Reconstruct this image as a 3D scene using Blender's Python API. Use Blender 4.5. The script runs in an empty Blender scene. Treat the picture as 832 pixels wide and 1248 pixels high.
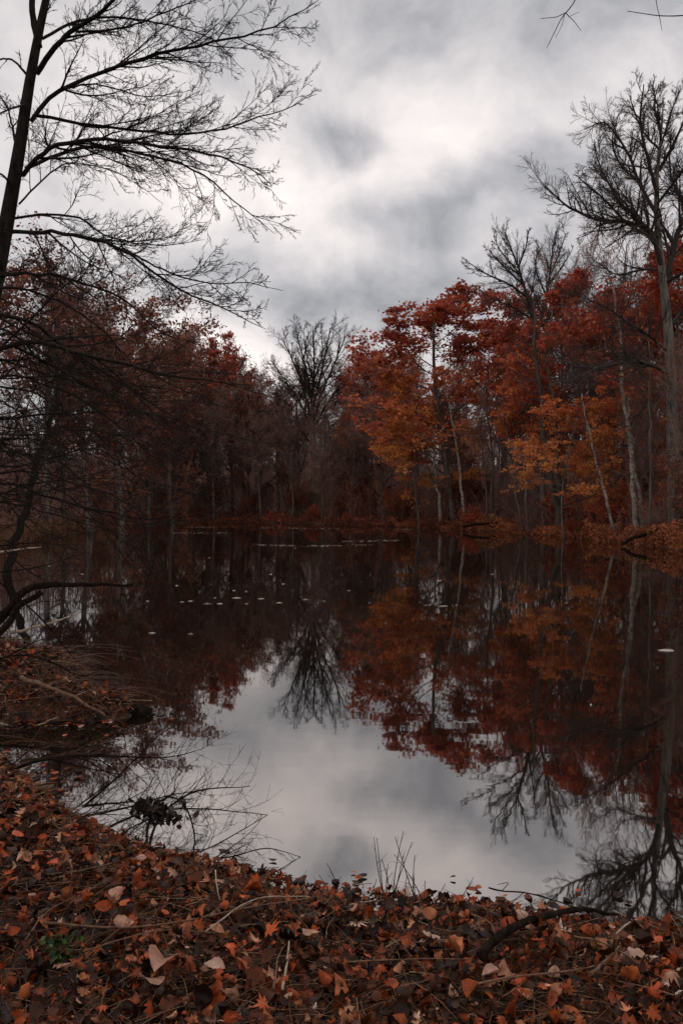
import bpy, math, random
import numpy as np
from math import radians, sin, cos, pi

random.seed(7)
rng = np.random.default_rng(11)
scene = bpy.context.scene
COL = scene.collection

# ------------------------------------------------------------------ camera
F = 970.0      # focal length in photo pixels (photo is 1248 px tall)
HY = 615.0     # eye level row in the photo
CZ = 1.6
cam_d = bpy.data.cameras.new('camera')
cam = bpy.data.objects.new('camera', cam_d)
COL.objects.link(cam)
cam_d.sensor_fit = 'VERTICAL'; cam_d.sensor_height = 36.0; cam_d.lens = 36.0 * F / 1248.0
cam_d.clip_end = 3000; cam_d.clip_start = 0.05
cam.location = (0, 0, CZ)
cam.rotation_euler = (radians(90) - math.atan((624 - HY) / F), 0, 0)
scene.camera = cam

def W(px, py, d):
    return np.array([(px - 416) / F * d, d, CZ + (HY - py) / F * d])
def WP(pts):
    return np.array([W(*p) for p in pts])

# ------------------------------------------------------------------ noise / pond / terrain
_tab = np.random.default_rng(3).random((64, 64))
def vnoise(x, y):
    xi = np.floor(x).astype(int); yi = np.floor(y).astype(int)
    fx = x - xi; fy = y - yi
    fx = fx * fx * (3 - 2 * fx); fy = fy * fy * (3 - 2 * fy)
    a = _tab[xi & 63, yi & 63]; b = _tab[(xi + 1) & 63, yi & 63]
    c = _tab[xi & 63, (yi + 1) & 63]; d = _tab[(xi + 1) & 63, (yi + 1) & 63]
    return (a * (1 - fx) + b * fx) * (1 - fy) + (c * (1 - fx) + d * fx) * fy - 0.5

def catmull(P, n=8, closed=False):
    P = np.asarray(P, float)
    N = len(P); out = []
    rngi = range(N) if closed else range(N - 1)
    for i in rngi:
        if closed:
            p0, p1, p2, p3 = P[(i - 1) % N], P[i], P[(i + 1) % N], P[(i + 2) % N]
        else:
            p1, p2 = P[i], P[i + 1]
            p0 = P[i - 1] if i > 0 else 2 * p1 - p2
            p3 = P[i + 2] if i + 2 < N else 2 * p2 - p1
        for k in range(n):
            t = k / n
            out.append(0.5 * (2 * p1 + (p2 - p0) * t + (2 * p0 - 5 * p1 + 4 * p2 - p3) * t * t + (3 * p1 - p0 - 3 * p2 + p3) * t ** 3))
    if not closed: out.append(P[-1])
    return np.array(out)

POND = catmull([(1.25, 2.86), (.75, 2.93), (.36, 3.05), (-.05, 3.12), (-.36, 3.28), (-.7, 3.42), (-1.02, 3.62), (-1.33, 3.9),
                (-1.85, 4.55), (-2.6, 5.0), (-3.5, 5.25), (-3.6, 5.55), (-3.1, 5.78), (-2.75, 5.66), (-2.3, 5.84), (-1.85, 5.8), (-1.55, 6.02), (-1.75, 6.3), (-2.1, 6.5),
                (-2.3, 7.3), (-3.2, 8.2), (-4.6, 10), (-6.4, 13), (-9.4, 20), (-12.4, 30), (-14.6, 45), (-16.5, 60), (-14, 69),
                (-8, 70), (-2, 65), (4, 57), (8, 50), (10.2, 43), (11.3, 35), (11.9, 27), (12.6, 18), (12.6, 10), (10, 5.5),
                (5.5, 3.3), (2.4, 2.75)], 6, True)

def sdist(x, y):
    x = np.asarray(x, float).ravel(); y = np.asarray(y, float).ravel()
    A = POND; B = np.roll(POND, -1, 0)
    out = np.empty(len(x))
    for s in range(0, len(x), 20000):
        X = x[s:s + 20000, None]; Y = y[s:s + 20000, None]
        ax, ay = A[:, 0], A[:, 1]; dx, dy = B[:, 0] - ax, B[:, 1] - ay
        t = np.clip(((X - ax) * dx + (Y - ay) * dy) / (dx * dx + dy * dy), 0, 1)
        d = np.sqrt(((X - ax - t * dx) ** 2 + (Y - ay - t * dy) ** 2).min(1))
        cross = ((ay > Y) != (B[:, 1] > Y)) & (X < dx * (Y - ay) / np.where(dy == 0, 1e-9, dy) + ax)
        ins = cross.sum(1) % 2 == 1
        out[s:s + 20000] = np.where(ins, -d, d)
    return out

def terrain(x, y, sd=None):
    x = np.asarray(x, float).ravel(); y = np.asarray(y, float).ravel()
    if sd is None: sd = sdist(x, y)
    far = np.clip((y - 9) / 12, 0, 1)
    A = .165 + .355 * far; w = .16 + 1.9 * far
    o = np.maximum(sd, 0)
    z = A * (1 - np.exp(-o / w)) + .028 * np.minimum(o, 90)
    z += (vnoise(x * .35 + 5, y * .35) * .5 * far + vnoise(x * 1.7, y * 1.7) * .09 + vnoise(x * 5, y * 5) * .035) * np.clip(o / .5, 0, 1)
    hs = np.clip((o - 16) / 70, 0, 1) * np.clip((y - 8) / 10, 0, 1); z += 6 * hs * hs * (3 - 2 * hs)
    # the leaf-covered spit on the left
    z += (.15 * np.exp(-((x + 3.9) / 1.5) ** 2 - ((y - 6.6) / .7) ** 2) + .1 * (vnoise(x * 2.3 + 3, y * 2.9) + .3 * vnoise(x * 8, y * 8)) * np.exp(-((x + 3.6) / 3) ** 2 - ((y - 6.7) / 1.6) ** 2)) * np.clip(o / .3, 0, 1)
    # the left part of the near bank rises
    z += .16 * np.clip((-x - .6) / 1.6, 0, 1) * np.clip((5.2 - y) / 1.5, 0, 1) * np.clip(o / .5, 0, 1)
    zi = -np.minimum(-np.minimum(sd, 0) * .5, 1.2) - .02
    return np.where(sd > 0, z - .015, zi)
def gz(x, y): return float(terrain([x], [y])[0])

# ------------------------------------------------------------------ mesh builder
class MB:
    def __init__(s): s.V = []; s.F = []; s.T = []; s.n = 0; s.S = []
    def add(s, V, faces, tint=None, smooth=True):
        V = np.asarray(V, float).reshape(-1, 3)
        for f in faces:
            f = np.asarray(f)
            if len(f): s.F.append(f + s.n); s.S.append(smooth)
        s.V.append(V)
        s.T.append(np.full(len(V), .5) if tint is None else np.broadcast_to(np.asarray(tint, float), (len(V),)))
        s.n += len(V)
        return s
    def mesh(s, name, mat):
        me = bpy.data.meshes.new(name)
        V = np.concatenate(s.V); me.vertices.add(len(V)); me.vertices.foreach_set('co', V.astype(np.float32).ravel())
        li = np.concatenate([f.ravel() for f in s.F]); tot = np.concatenate([np.full(len(f), f.shape[1]) for f in s.F])
        st = np.concatenate([[0], np.cumsum(tot)[:-1]])
        me.loops.add(len(li)); me.loops.foreach_set('vertex_index', li.astype(np.int32))
        me.polygons.add(len(tot)); me.polygons.foreach_set('loop_start', st.astype(np.int32))
        me.polygons.foreach_set('use_smooth', np.concatenate([np.full(len(f), b) for f, b in zip(s.F, s.S)]))
        at = me.attributes.new('tint', 'FLOAT', 'POINT'); at.data.foreach_set('value', np.concatenate(s.T).astype(np.float32))
        me.materials.append(mat); me.update(calc_edges=True)
        return me
    def build(s, name, mat, parent=None):
        o = bpy.data.objects.new(name, s.mesh(name, mat)); COL.objects.link(o)
        if parent is not None: o.parent = parent
        return o

def norm(v): return v / np.maximum(np.linalg.norm(v, axis=-1, keepdims=True), 1e-9)

def tubes(mb, P, R, sides=3, tint=None, cap=False):
    """P (N,n,3) centre lines, R (N,n) radii"""
    N, n, _ = P.shape
    T = norm(np.gradient(P, axis=1))
    m = norm(T.mean(1))
    ref = np.where(np.abs(m[:, 2:3]) < .85, np.array([[0, 0, 1.]]), np.array([[1., 0, 0]]))[:, None, :]
    A = norm(np.cross(T, ref)); B = np.cross(T, A)
    th = np.arange(sides) * 2 * pi / sides
    V = P[:, :, None, :] + R[:, :, None, None] * (A[:, :, None, :] * np.cos(th)[:, None] + B[:, :, None, :] * np.sin(th)[:, None])
    idx = np.arange(N * n * sides).reshape(N, n, sides)
    a = idx[:, :-1]; b = idx[:, 1:]
    Fq = np.stack([a, np.roll(a, -1, 2), np.roll(b, -1, 2), b], -1).reshape(-1, 4)
    fs = [Fq]
    if cap: fs += [idx[:, 0, ::-1].reshape(-1, sides), idx[:, -1].reshape(-1, sides)]
    tt = None if tint is None else np.broadcast_to(np.asarray(tint)[:, None, None], (N, n, sides)).ravel()
    mb.add(V, fs, tt)

def resample(P, n):
    P = np.asarray(P, float)
    d = np.concatenate([[0], np.cumsum(np.linalg.norm(np.diff(P, axis=0), axis=1))])
    t = np.linspace(0, d[-1], n)
    return np.stack([np.interp(t, d, P[:, k]) for k in range(3)], 1)

def spline(pts, n=24): return resample(catmull(pts, 8), n)

def sprout(r, P, R, n=6, t0=.15, t1=1., ang=45, sd=10, ratio=.5, npts=5, up=.05, wob=.12, rr=.6, flat=0., rmin=.004, fall=.55, dens=None, out=0., taper=.25, jit=.35, rnd=0):
    N, m, _ = P.shape
    seg = np.linalg.norm(np.diff(P, axis=1), axis=2); L = seg.sum(1)
    cnt = np.full(N, n) if dens is None else np.maximum(1, np.round(dens * L)).astype(int)
    idx = np.repeat(np.arange(N), cnt)
    k = np.concatenate([np.arange(c) for c in cnt]); c = cnt[idx]
    u = (k + r.random(len(k))) / c; t = t0 + (t1 - t0) * u
    f = t * (m - 1); i0 = np.clip(f.astype(int), 0, m - 2); fr = (f - i0)[:, None]
    pos = P[idx, i0] * (1 - fr) + P[idx, i0 + 1] * fr
    rad = R[idx, i0] * (1 - fr[:, 0]) + R[idx, i0 + 1] * fr[:, 0]
    T = norm(P[idx, i0 + 1] - P[idx, i0])
    q = r.normal(size=T.shape); q[:, 2] *= (1 - flat)
    perp = norm(q - (q * T).sum(1, keepdims=True) * T)
    th = np.radians(r.normal(ang, sd, len(k)))[:, None]
    d = norm(np.cos(th) * T + np.sin(th) * perp)
    Ln = ratio * L[idx] * ((1 - fall * t) if not rnd else (.32 + .78 * np.sin(pi * np.clip((t - t0) / (1.08 - t0), 0, 1)) ** .8)) * r.uniform(1 - jit, 1 + jit, len(k))
    st = (Ln / (npts - 1))[:, None]
    pts = [pos]
    for j in range(npts - 1):
        pts.append(pts[-1] + d * st)
        d = norm(d + np.array([0, 0, 1.]) * up + r.normal(size=d.shape) * wob)
    Pc = np.stack(pts, 1)
    r0 = np.maximum(np.minimum(rad * rr, np.maximum(Ln * .03, rmin)), rmin)
    Rc = r0[:, None] * np.linspace(1, taper, npts)[None, :]
    return Pc, np.maximum(Rc, rmin * .55)

# ------------------------------------------------------------------ leaves
STAR = []
for i in range(10):
    a = i * pi / 5 + pi / 2; rr_ = 1.0 if i % 2 == 0 else .52
    STAR.append((rr_ * cos(a) * .55, rr_ * sin(a) * .6))
STAR = np.array(STAR)
DIA = np.array([(-.5, 0), (-.15, -.3), (.3, -.24), (.62, .02), (.25, .27), (-.2, .28)])
def cards(mb, r, pos, size, shape, tint, upbias=.6, curl=.25):
    N = len(pos)
    nrm = norm(r.normal(size=(N, 3)) + np.array([0, 0, upbias]))
    a = norm(np.cross(nrm, r.normal(size=(N, 3)))); b = np.cross(nrm, a)
    s = size[:, None, None] if np.ndim(size) else size
    uv = shape[None]
    bend = curl * (uv[..., :1] ** 2 + uv[..., 1:] ** 2 * .5)
    V = pos[:, None, :] + s * (a[:, None] * uv[..., :1] + b[:, None] * uv[..., 1:] - nrm[:, None] * bend)
    k = len(shape)
    mb.add(V, [np.arange(N * k).reshape(N, k)], np.repeat(tint, k), smooth=False)

# ------------------------------------------------------------------ materials
def new_mat(name):
    m = bpy.data.materials.new(name); m.use_nodes = True
    nt = m.node_tree; nt.nodes.clear()
    return m, nt, nt.nodes, nt.links
def N_(nodes, t, **kw):
    n = nodes.new(t)
    for k, v in kw.items():
        if k.startswith('i_'): n.inputs[k[2:]].default_value = v
        else: setattr(n, k, v)
    return n
def ramp(nodes, stops):
    n = nodes.new('ShaderNodeValToRGB'); e = n.color_ramp.elements
    while len(e) > 1: e.remove(e[-1])
    e[0].position = stops[0][0]; e[0].color = (*stops[0][1], 1)
    for p, c in stops[1:]:
        x = e.new(p); x.color = (*c, 1)
    return n

def leaf_mat(name, stops, transl=.35, rough=.5, spec=.25, noise_amt=.35, nscale=60):
    m, nt, nd, lk = new_mat(name)
    at = N_(nd, 'ShaderNodeAttribute', attribute_name='tint')
    rp = ramp(nd, stops); lk.new(at.outputs['Fac'], rp.inputs['Fac'])
    tc = N_(nd, 'ShaderNodeNewGeometry')
    nz = N_(nd, 'ShaderNodeTexNoise'); nz.inputs['Scale'].default_value = nscale; nz.inputs['Detail'].default_value = 3
    lk.new(tc.outputs['Position'], nz.inputs['Vector'])
    mr = N_(nd, 'ShaderNodeMapRange'); mr.inputs['From Min'].default_value = .3; mr.inputs['From Max'].default_value = .7
    mr.inputs['To Min'].default_value = 1 - noise_amt; mr.inputs['To Max'].default_value = 1 + noise_amt
    lk.new(nz.outputs['Fac'], mr.inputs['Value'])
    vm = N_(nd, 'ShaderNodeVectorMath', operation='SCALE'); lk.new(rp.outputs['Color'], vm.inputs[0]); lk.new(mr.outputs['Result'], vm.inputs['Scale'])
    p = N_(nd, 'ShaderNodeBsdfPrincipled'); p.inputs['Roughness'].default_value = rough; p.inputs['Specular IOR Level'].default_value = spec
    lk.new(vm.outputs[0], p.inputs['Base Color'])
    t = N_(nd, 'ShaderNodeBsdfTranslucent'); lk.new(vm.outputs[0], t.inputs['Color'])
    mx = N_(nd, 'ShaderNodeMixShader'); mx.inputs['Fac'].default_value = transl
    o = N_(nd, 'ShaderNodeOutputMaterial')
    lk.new(p.outputs[0], mx.inputs[1]); lk.new(t.outputs[0], mx.inputs[2]); lk.new(mx.outputs[0], o.inputs['Surface'])
    return m

def bark_mat(name, c1, c2, scale=8, stretch=.15, bump=.5, rough=.85, obj_var=0., spec=.2):
    m, nt, nd, lk = new_mat(name)
    tc = N_(nd, 'ShaderNodeTexCoord'); mp = N_(nd, 'ShaderNodeMapping'); mp.inputs['Scale'].default_value = (1, 1, stretch)
    lk.new(tc.outputs['Object'], mp.inputs['Vector'])
    nz = N_(nd, 'ShaderNodeTexNoise'); nz.inputs['Scale'].default_value = scale; nz.inputs['Detail'].default_value = 6; nz.inputs['Roughness'].default_value = .65
    lk.new(mp.outputs[0], nz.inputs['Vector'])
    rp = ramp(nd, [(.35, c1), (.65, c2)]); lk.new(nz.outputs['Fac'], rp.inputs['Fac'])
    p = N_(nd, 'ShaderNodeBsdfPrincipled'); p.inputs['Roughness'].default_value = rough; p.inputs['Specular IOR Level'].default_value = spec
    if obj_var:
        oi = N_(nd, 'ShaderNodeObjectInfo'); mr = N_(nd, 'ShaderNodeMapRange'); mr.inputs['To Min'].default_value = 1 - obj_var; mr.inputs['To Max'].default_value = 1 + obj_var
        lk.new(oi.outputs['Random'], mr.inputs['Value'])
        vm = N_(nd, 'ShaderNodeVectorMath', operation='SCALE'); lk.new(rp.outputs['Color'], vm.inputs[0]); lk.new(mr.outputs['Result'], vm.inputs['Scale'])
        lk.new(vm.outputs[0], p.inputs['Base Color'])
    else: lk.new(rp.outputs['Color'], p.inputs['Base Color'])
    b = N_(nd, 'ShaderNodeBump'); b.inputs['Strength'].default_value = bump; b.inputs['Distance'].default_value = .02
    lk.new(nz.outputs['Fac'], b.inputs['Height']); lk.new(b.outputs[0], p.inputs['Normal'])
    o = N_(nd, 'ShaderNodeOutputMaterial'); lk.new(p.outputs[0], o.inputs['Surface'])
    return m

M = {}
M['bark'] = bark_mat('dark_grey_bark', (.035, .028, .024), (.14, .114, .098), 9, obj_var=.45)
M['bark_pale'] = bark_mat('pale_grey_bark', (.03, .027, .023), (.17, .15, .13), 11)
M['birch'] = bark_mat('white_birch_bark', (.07, .058, .05), (.34, .3, .265), 5, 1.6, .2)
M['twig'] = bark_mat('twig_bark', (.02, .015, .013), (.06, .045, .04), 14, 1, .1, obj_var=.4)
M['twig_far'] = bark_mat('far_twig_bark', (.11, .06, .052), (.24, .145, .122), 4, 1, 0, obj_var=.4)
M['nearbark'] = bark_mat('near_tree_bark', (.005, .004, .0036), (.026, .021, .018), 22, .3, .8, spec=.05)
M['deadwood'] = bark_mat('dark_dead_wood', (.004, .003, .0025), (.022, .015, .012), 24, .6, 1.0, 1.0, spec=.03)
M['stick'] = bark_mat('brown_stick', (.05, .025, .015), (.16, .09, .055), 30, 1, .3)
M['palestick'] = bark_mat('bleached_stick', (.16, .12, .09), (.36, .29, .23), 30, 1, .3)
M['snag'] = bark_mat('rusty_snag_wood', (.09, .035, .02), (.26, .1, .05), 6)
M['straw'] = leaf_mat('dry_straw', [(0, (.03, .014, .008)), (.5, (.13, .055, .024)), (.8, (.19, .105, .055)), (1, (.32, .22, .13))], .1)
M['red_leaf'] = leaf_mat('maple_leaf_red_to_orange', [(0, (.2, .03, .02)), (.25, (.34, .06, .034)), (.5, (.41, .092, .038)), (.72, (.53, .15, .04)), (1, (.58, .25, .06))], .45, noise_amt=.3, nscale=1.2)
M['brown_leaf'] = leaf_mat('rust_brown_leaf', [(0, (.075, .028, .022)), (.4, (.15, .048, .031)), (.75, (.24, .07, .036)), (1, (.34, .12, .045))], .35, noise_amt=.3, nscale=.8)
M['litter'] = leaf_mat('fallen_leaf_litter', [(0, (.008, .003, .002)), (.2, (.028, .009, .004)), (.38, (.08, .02, .006)), (.55, (.27, .046, .011)), (.7, (.24, .062, .02)),
                                        (.84, (.28, .12, .06)), (.93, (.42, .25, .18)), (.97, (.38, .085, .014)), (1, (.48, .36, .3))], .15, .55, .18, .5, 45)
M['bright_leaf'] = leaf_mat('bright_orange_leaf', [(0, (.42, .06, .01)), (1, (.55, .11, .02))], .3, .4, .3, .25, 40)
M['pale_leaf'] = leaf_mat('pale_tan_leaf', [(0, (.26, .12, .075)), (1, (.42, .29, .23))], .2, .4, .35, .25, 40)
M['dark_leaf'] = leaf_mat('withered_black_leaf', [(0, (.008, .006, .005)), (1, (.03, .016, .012))], .1)
M['float_leaf'] = leaf_mat('wet_floating_leaf', [(0, (.06, .04, .025)), (.5, (.2, .15, .11)), (1, (.4, .35, .31))], .1, .15, .6, .2)  # pale end of the ramp stands in for sky sheen on wet leaves
M['rustgrass'] = leaf_mat('rusty_grass', [(0, (.014, .006, .004)), (.5, (.07, .021, .009)), (1, (.2, .07, .028))], .15)
M['moss'] = leaf_mat('green_moss', [(0, (.012, .03, .006)), (1, (.04, .075, .012))], .2)

# ground
m, nt, nd, lk = new_mat('forest_floor')
g = N_(nd, 'ShaderNodeNewGeometry')
n1 = N_(nd, 'ShaderNodeTexNoise'); n1.inputs['Scale'].default_value = 14; n1.inputs['Detail'].default_value = 8
v1 = N_(nd, 'ShaderNodeTexVoronoi'); v1.inputs['Scale'].default_value = 16
n2 = N_(nd, 'ShaderNodeTexNoise'); n2.inputs['Scale'].default_value = .6; n2.inputs['Detail'].default_value = 3
for q in (n1, v1, n2): lk.new(g.outputs['Position'], q.inputs['Vector'])
rp = ramp(nd, [(0, (.008, .004, .003)), (.35, (.03, .012, .007)), (.6, (.07, .024, .012)), (1, (.13, .055, .03))]); lk.new(v1.outputs['Color'], rp.inputs['Fac'])
rp2 = ramp(nd, [(.3, (.35, .35, .35)), (.7, (1.1, 1.1, 1.1))]); lk.new(n2.outputs['Fac'], rp2.inputs['Fac'])
mu = N_(nd, 'ShaderNodeVectorMath', operation='MULTIPLY'); lk.new(rp.outputs[0], mu.inputs[0]); lk.new(rp2.outputs[0], mu.inputs[1])
p = N_(nd, 'ShaderNodeBsdfPrincipled'); p.inputs['Roughness'].default_value = .9; lk.new(mu.outputs[0], p.inputs['Base Color'])
b = N_(nd, 'ShaderNodeBump'); b.inputs['Distance'].default_value = .05; lk.new(n1.outputs['Fac'], b.inputs['Height']); lk.new(b.outputs[0], p.inputs['Normal'])
o = N_(nd, 'ShaderNodeOutputMaterial'); lk.new(p.outputs[0], o.inputs['Surface'])
M['ground'] = m

# water
m, nt, nd, lk = new_mat('still_dark_water')
g = N_(nd, 'ShaderNodeNewGeometry')
mp = N_(nd, 'ShaderNodeMapping'); mp.inputs['Scale'].default_value = (.6, 1.5, 1); lk.new(g.outputs['Position'], mp.inputs['Vector'])
n1 = N_(nd, 'ShaderNodeTexNoise'); n1.inputs['Scale'].default_value = 1.3; n1.inputs['Detail'].default_value = 3; lk.new(mp.outputs[0], n1.inputs['Vector'])
mp2 = N_(nd, 'ShaderNodeMapping'); mp2.inputs['Scale'].default_value = (.3, 1, 1); lk.new(g.outputs['Position'], mp2.inputs['Vector'])
n2 = N_(nd, 'ShaderNodeTexNoise'); n2.inputs['Scale'].default_value = 9; n2.inputs['Detail'].default_value = 2; lk.new(mp2.outputs[0], n2.inputs['Vector'])
ad = N_(nd, 'ShaderNodeMath', operation='MULTIPLY_ADD'); lk.new(n2.outputs['Fac'], ad.inputs[0]); ad.inputs[1].default_value = .06; lk.new(n1.outputs['Fac'], ad.inputs[2])
b = N_(nd, 'ShaderNodeBump'); b.inputs['Distance'].default_value = .0035; b.inputs['Strength'].default_value = .3; lk.new(ad.outputs[0], b.inputs['Height'])
n3 = N_(nd, 'ShaderNodeTexNoise'); n3.inputs['Scale'].default_value = .22; n3.inputs['Detail'].default_value = 2; lk.new(mp.outputs[0], n3.inputs['Vector'])
m3 = N_(nd, 'ShaderNodeMapRange'); lk.new(n3.outputs['Fac'], m3.inputs['Value']); m3.inputs['From Min'].default_value = .4; m3.inputs['From Max'].default_value = .65; m3.inputs['To Min'].default_value = .05; m3.inputs['To Max'].default_value = .34
lk.new(m3.outputs[0], b.inputs['Strength'])
p = N_(nd, 'ShaderNodeBsdfPrincipled'); p.inputs['Base Color'].default_value = (.006, .0045, .0035, 1); p.inputs['Roughness'].default_value = .02
p.inputs['IOR'].default_value = 4.5; p.inputs['Specular Tint'].default_value = (1, .96, .935, 1)
lk.new(b.outputs[0], p.inputs['Normal'])
o = N_(nd, 'ShaderNodeOutputMaterial'); lk.new(p.outputs[0], o.inputs['Surface'])
M['water'] = m

# ------------------------------------------------------------------ tagging
def tag(o, label=None, cat=None, group=None, kind=None):
    if label: o['label'] = label
    if cat: o['category'] = cat
    if group: o['group'] = group
    if kind: o['kind'] = kind
    return o
def empty(name, loc=(0, 0, 0), rz=0):
    o = bpy.data.objects.new(name, None); COL.objects.link(o); o.location = loc; o.rotation_euler = (0, 0, rz); o.empty_display_size = .3
    return o
def copy_tree(root):
    r = root.copy(); COL.objects.link(r)
    for ch in KIDS[root.name]:
        c = ch.copy(); COL.objects.link(c); c.parent = r
    return r
KIDS = {}

# ------------------------------------------------------------------ setting: ground, water
def axis(lo, hi, c, n, b=5.5):
    u = np.linspace(-1, 1, n); s = np.sinh(b * u) / math.sinh(b)
    return c + np.where(s < 0, s * (c - lo), s * (hi - c))
xs = axis(-420, 420, -.8, 330, 6.6); ys = axis(-300, 600, 3.6, 420, 6.6)
X, Y = np.meshgrid(xs, ys, indexing='ij'); SD = sdist(X, Y)
Z = terrain(X, Y, SD)
idx = np.arange(X.size).reshape(X.shape)
mb = MB(); mb.add(np.stack([X.ravel(), Y.ravel(), Z], 1), [np.stack([idx[:-1, :-1], idx[1:, :-1], idx[1:, 1:], idx[:-1, 1:]], -1).reshape(-1, 4)])
tag(mb.build('ground', M['ground']), kind='structure')
mb = MB(); mb.add([(-40, -2, 0), (40, -2, 0), (40, 95, 0), (-40, 95, 0)], [[(0, 1, 2, 3)]])
tag(mb.build('pond_water', M['water']), kind='structure')

# ------------------------------------------------------------------ tree generation
LV_BARE = [dict(n=26, t0=.3, t1=.99, ang=46, sd=9, ratio=.4, npts=8, up=.09, wob=.09, rr=.55, fall=.6, rmin=.02, rnd=1),
           dict(n=9, t0=.12, t1=1, ang=40, sd=12, ratio=.5, npts=6, up=.07, wob=.13, rr=.6, rmin=.012),
           dict(n=8, t0=.1, t1=1, ang=42, sd=14, ratio=.5, npts=4, up=.06, wob=.18, rr=.6, rmin=.009),
           dict(n=6, t0=.1, t1=1, ang=42, sd=14, ratio=.6, npts=3, up=.05, wob=.2, rr=.6, rmin=.0075)]
def variant(base, *mods):
    out = [dict(b) for b in base]
    for i, md in enumerate(mods): out[i].update(md)
    return out

def trunk_line(r, h, n=14, wander=.03, lean=0., top=.93):
    z = np.linspace(0, h * top, n); t = z / h
    ph = r.uniform(0, 6.28, 4)
    x = (np.sin(t * 3 + ph[0]) - sin(ph[0])) * wander * h + lean * h * t
    y = (np.sin(t * 3.4 + ph[1]) - sin(ph[1])) * wander * h
    return np.stack([x, y, z], 1)

def grow(r, P0, R0, levels):
    L = [(P0, R0)]
    for lv in levels: L.append(sprout(r, *L[-1], **lv))
    return L

def make_tree(name, r, P0, R0, levels, bark, twigm, leaf=None, root=None, thick=2, sides0=9):
    """levels[:thick] (trunk, limbs) are one mesh each, finer twigs another, foliage a third"""
    L = grow(r, P0, R0, levels)
    root = root or empty(name)
    kids = []
    mb = MB(); tubes(mb, *L[0], sides=sides0, cap=True)
    kids.append(mb.build('trunk', bark, root))
    if thick > 1:
        mb = MB()
        for i in range(1, thick): tubes(mb, *L[i], sides=5 if i == 1 else 4)
        kids.append(mb.build('limbs', bark, root))
    mb = MB()
    for i in range(thick, len(L)): tubes(mb, *L[i], sides=3)
    kids.append(mb.build('twigs', twigm, root))
    if leaf:
        src = L[leaf.get('level', -1)][0]
        src = src.reshape(-1, src.shape[1], 3)
        nl = leaf['n']; j = r.integers(0, len(src), nl)
        if leaf.get('clump'):
            keep = r.random(len(src)) < leaf['clump']; ids = np.nonzero(keep)[0]; j = ids[r.integers(0, len(ids), nl)]
        k = r.integers(1, src.shape[1], nl)
        pos = src[j, k] + r.normal(size=(nl, 3)) * leaf.get('spread', .12) * np.array([1, 1, .45])
        zl, zh = leaf.get('zmin', -1e9), leaf.get('zmax', 1e9)
        ok = (pos[:, 2] > zl) & (pos[:, 2] < zh); pos = pos[ok]
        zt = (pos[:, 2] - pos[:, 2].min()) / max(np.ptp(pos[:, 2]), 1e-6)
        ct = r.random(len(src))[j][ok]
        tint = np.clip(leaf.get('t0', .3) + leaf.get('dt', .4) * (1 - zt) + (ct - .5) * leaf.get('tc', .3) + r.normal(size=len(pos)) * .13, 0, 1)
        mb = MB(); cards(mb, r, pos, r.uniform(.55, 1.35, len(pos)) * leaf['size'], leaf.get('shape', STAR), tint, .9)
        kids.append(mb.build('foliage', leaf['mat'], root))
    KIDS[root.name] = kids
    return root, L

def std_tree(name, seed, h, levels, bark='bark', twig='twig_far', leaf=None, wander=.025, lean=0, rk=.0125, n=14, forks=0, top=.93):
    r = np.random.default_rng(seed)
    P = trunk_line(r, h, n, wander, lean, top)[None]
    R = (h * rk * np.linspace(1, .22, n) ** .9)[None]
    R[0, 0] *= 1.35
    if forks:
        # leaders splitting from the trunk like a vase
        base = P[0]; t = np.linspace(0, 1, n)
        P2 = [base]; R2 = [R[0]]
        for q in range(forks):
            s = r.uniform(.25, .45); i0 = int(s * n)
            a = r.uniform(0, 6.28) ; rad = h * r.uniform(.12, .24); topz = h * r.uniform(.75, .95)
            tt = np.linspace(0, 1, n)
            st = base[i0]
            pr = np.stack([st[0] + cos(a) * rad * tt ** .75, st[1] + sin(a) * rad * tt ** .75, st[2] + (topz - st[2]) * tt], 1)
            pr[:, :2] += r.normal(size=(n, 2)).cumsum(0) * h * .0025
            P2.append(pr); R2.append(R[0][i0] * .72 * np.linspace(1, .25, n))
        P = np.array(P2); R = np.array(R2)
    return make_tree(name, r, P, R, levels, M[bark], M[twig], leaf)[0]

PH = 12.0   # prototype height
protos = {}
# bare trees
protos['bare_a'] = std_tree('bare_tree', 21, PH, LV_BARE)
protos['bare_b'] = std_tree('bare_tree', 22, PH, variant(LV_BARE, dict(n=9, ratio=.42, t0=.1), dict(n=8), dict(n=7), dict(n=5)), forks=4)
protos['bare_c'] = std_tree('bare_tree', 23, PH, variant(LV_BARE, dict(n=26, ratio=.3, ang=38, t0=.3, up=.12), dict(n=7)), rk=.009, wander=.04)
protos['bare_d'] = std_tree('bare_tree', 24, PH, variant(LV_BARE, dict(n=16, ratio=.55, ang=50, t0=.42, up=.12), dict(n=10)), rk=.012, wander=.035)
# bare with some rust leaves left
bl = lambda **k: dict(dict(n=4200, size=.15, mat=M['brown_leaf'], shape=DIA, spread=.16, t0=.1, dt=.2, tc=.7, clump=.35), **k)
protos['rust_a'] = std_tree('rusty_tree', 31, PH, variant(LV_BARE, dict(n=18, ratio=.45), dict(), dict(n=6)), leaf=bl(n=6500))
protos['rust_b'] = std_tree('rusty_tree', 32, PH, variant(LV_BARE, dict(n=24, ratio=.34, t0=.2), dict(n=7), dict(n=6)), leaf=bl(n=5200, clump=.25), rk=.01, wander=.04)
protos['rust_c'] = std_tree('rusty_tree', 33, PH, variant(LV_BARE, dict(n=9, ratio=.42, t0=.1), dict(n=8), dict(n=6), dict(n=5)), leaf=bl(n=8000, t0=.4, clump=.5), forks=3)
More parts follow.
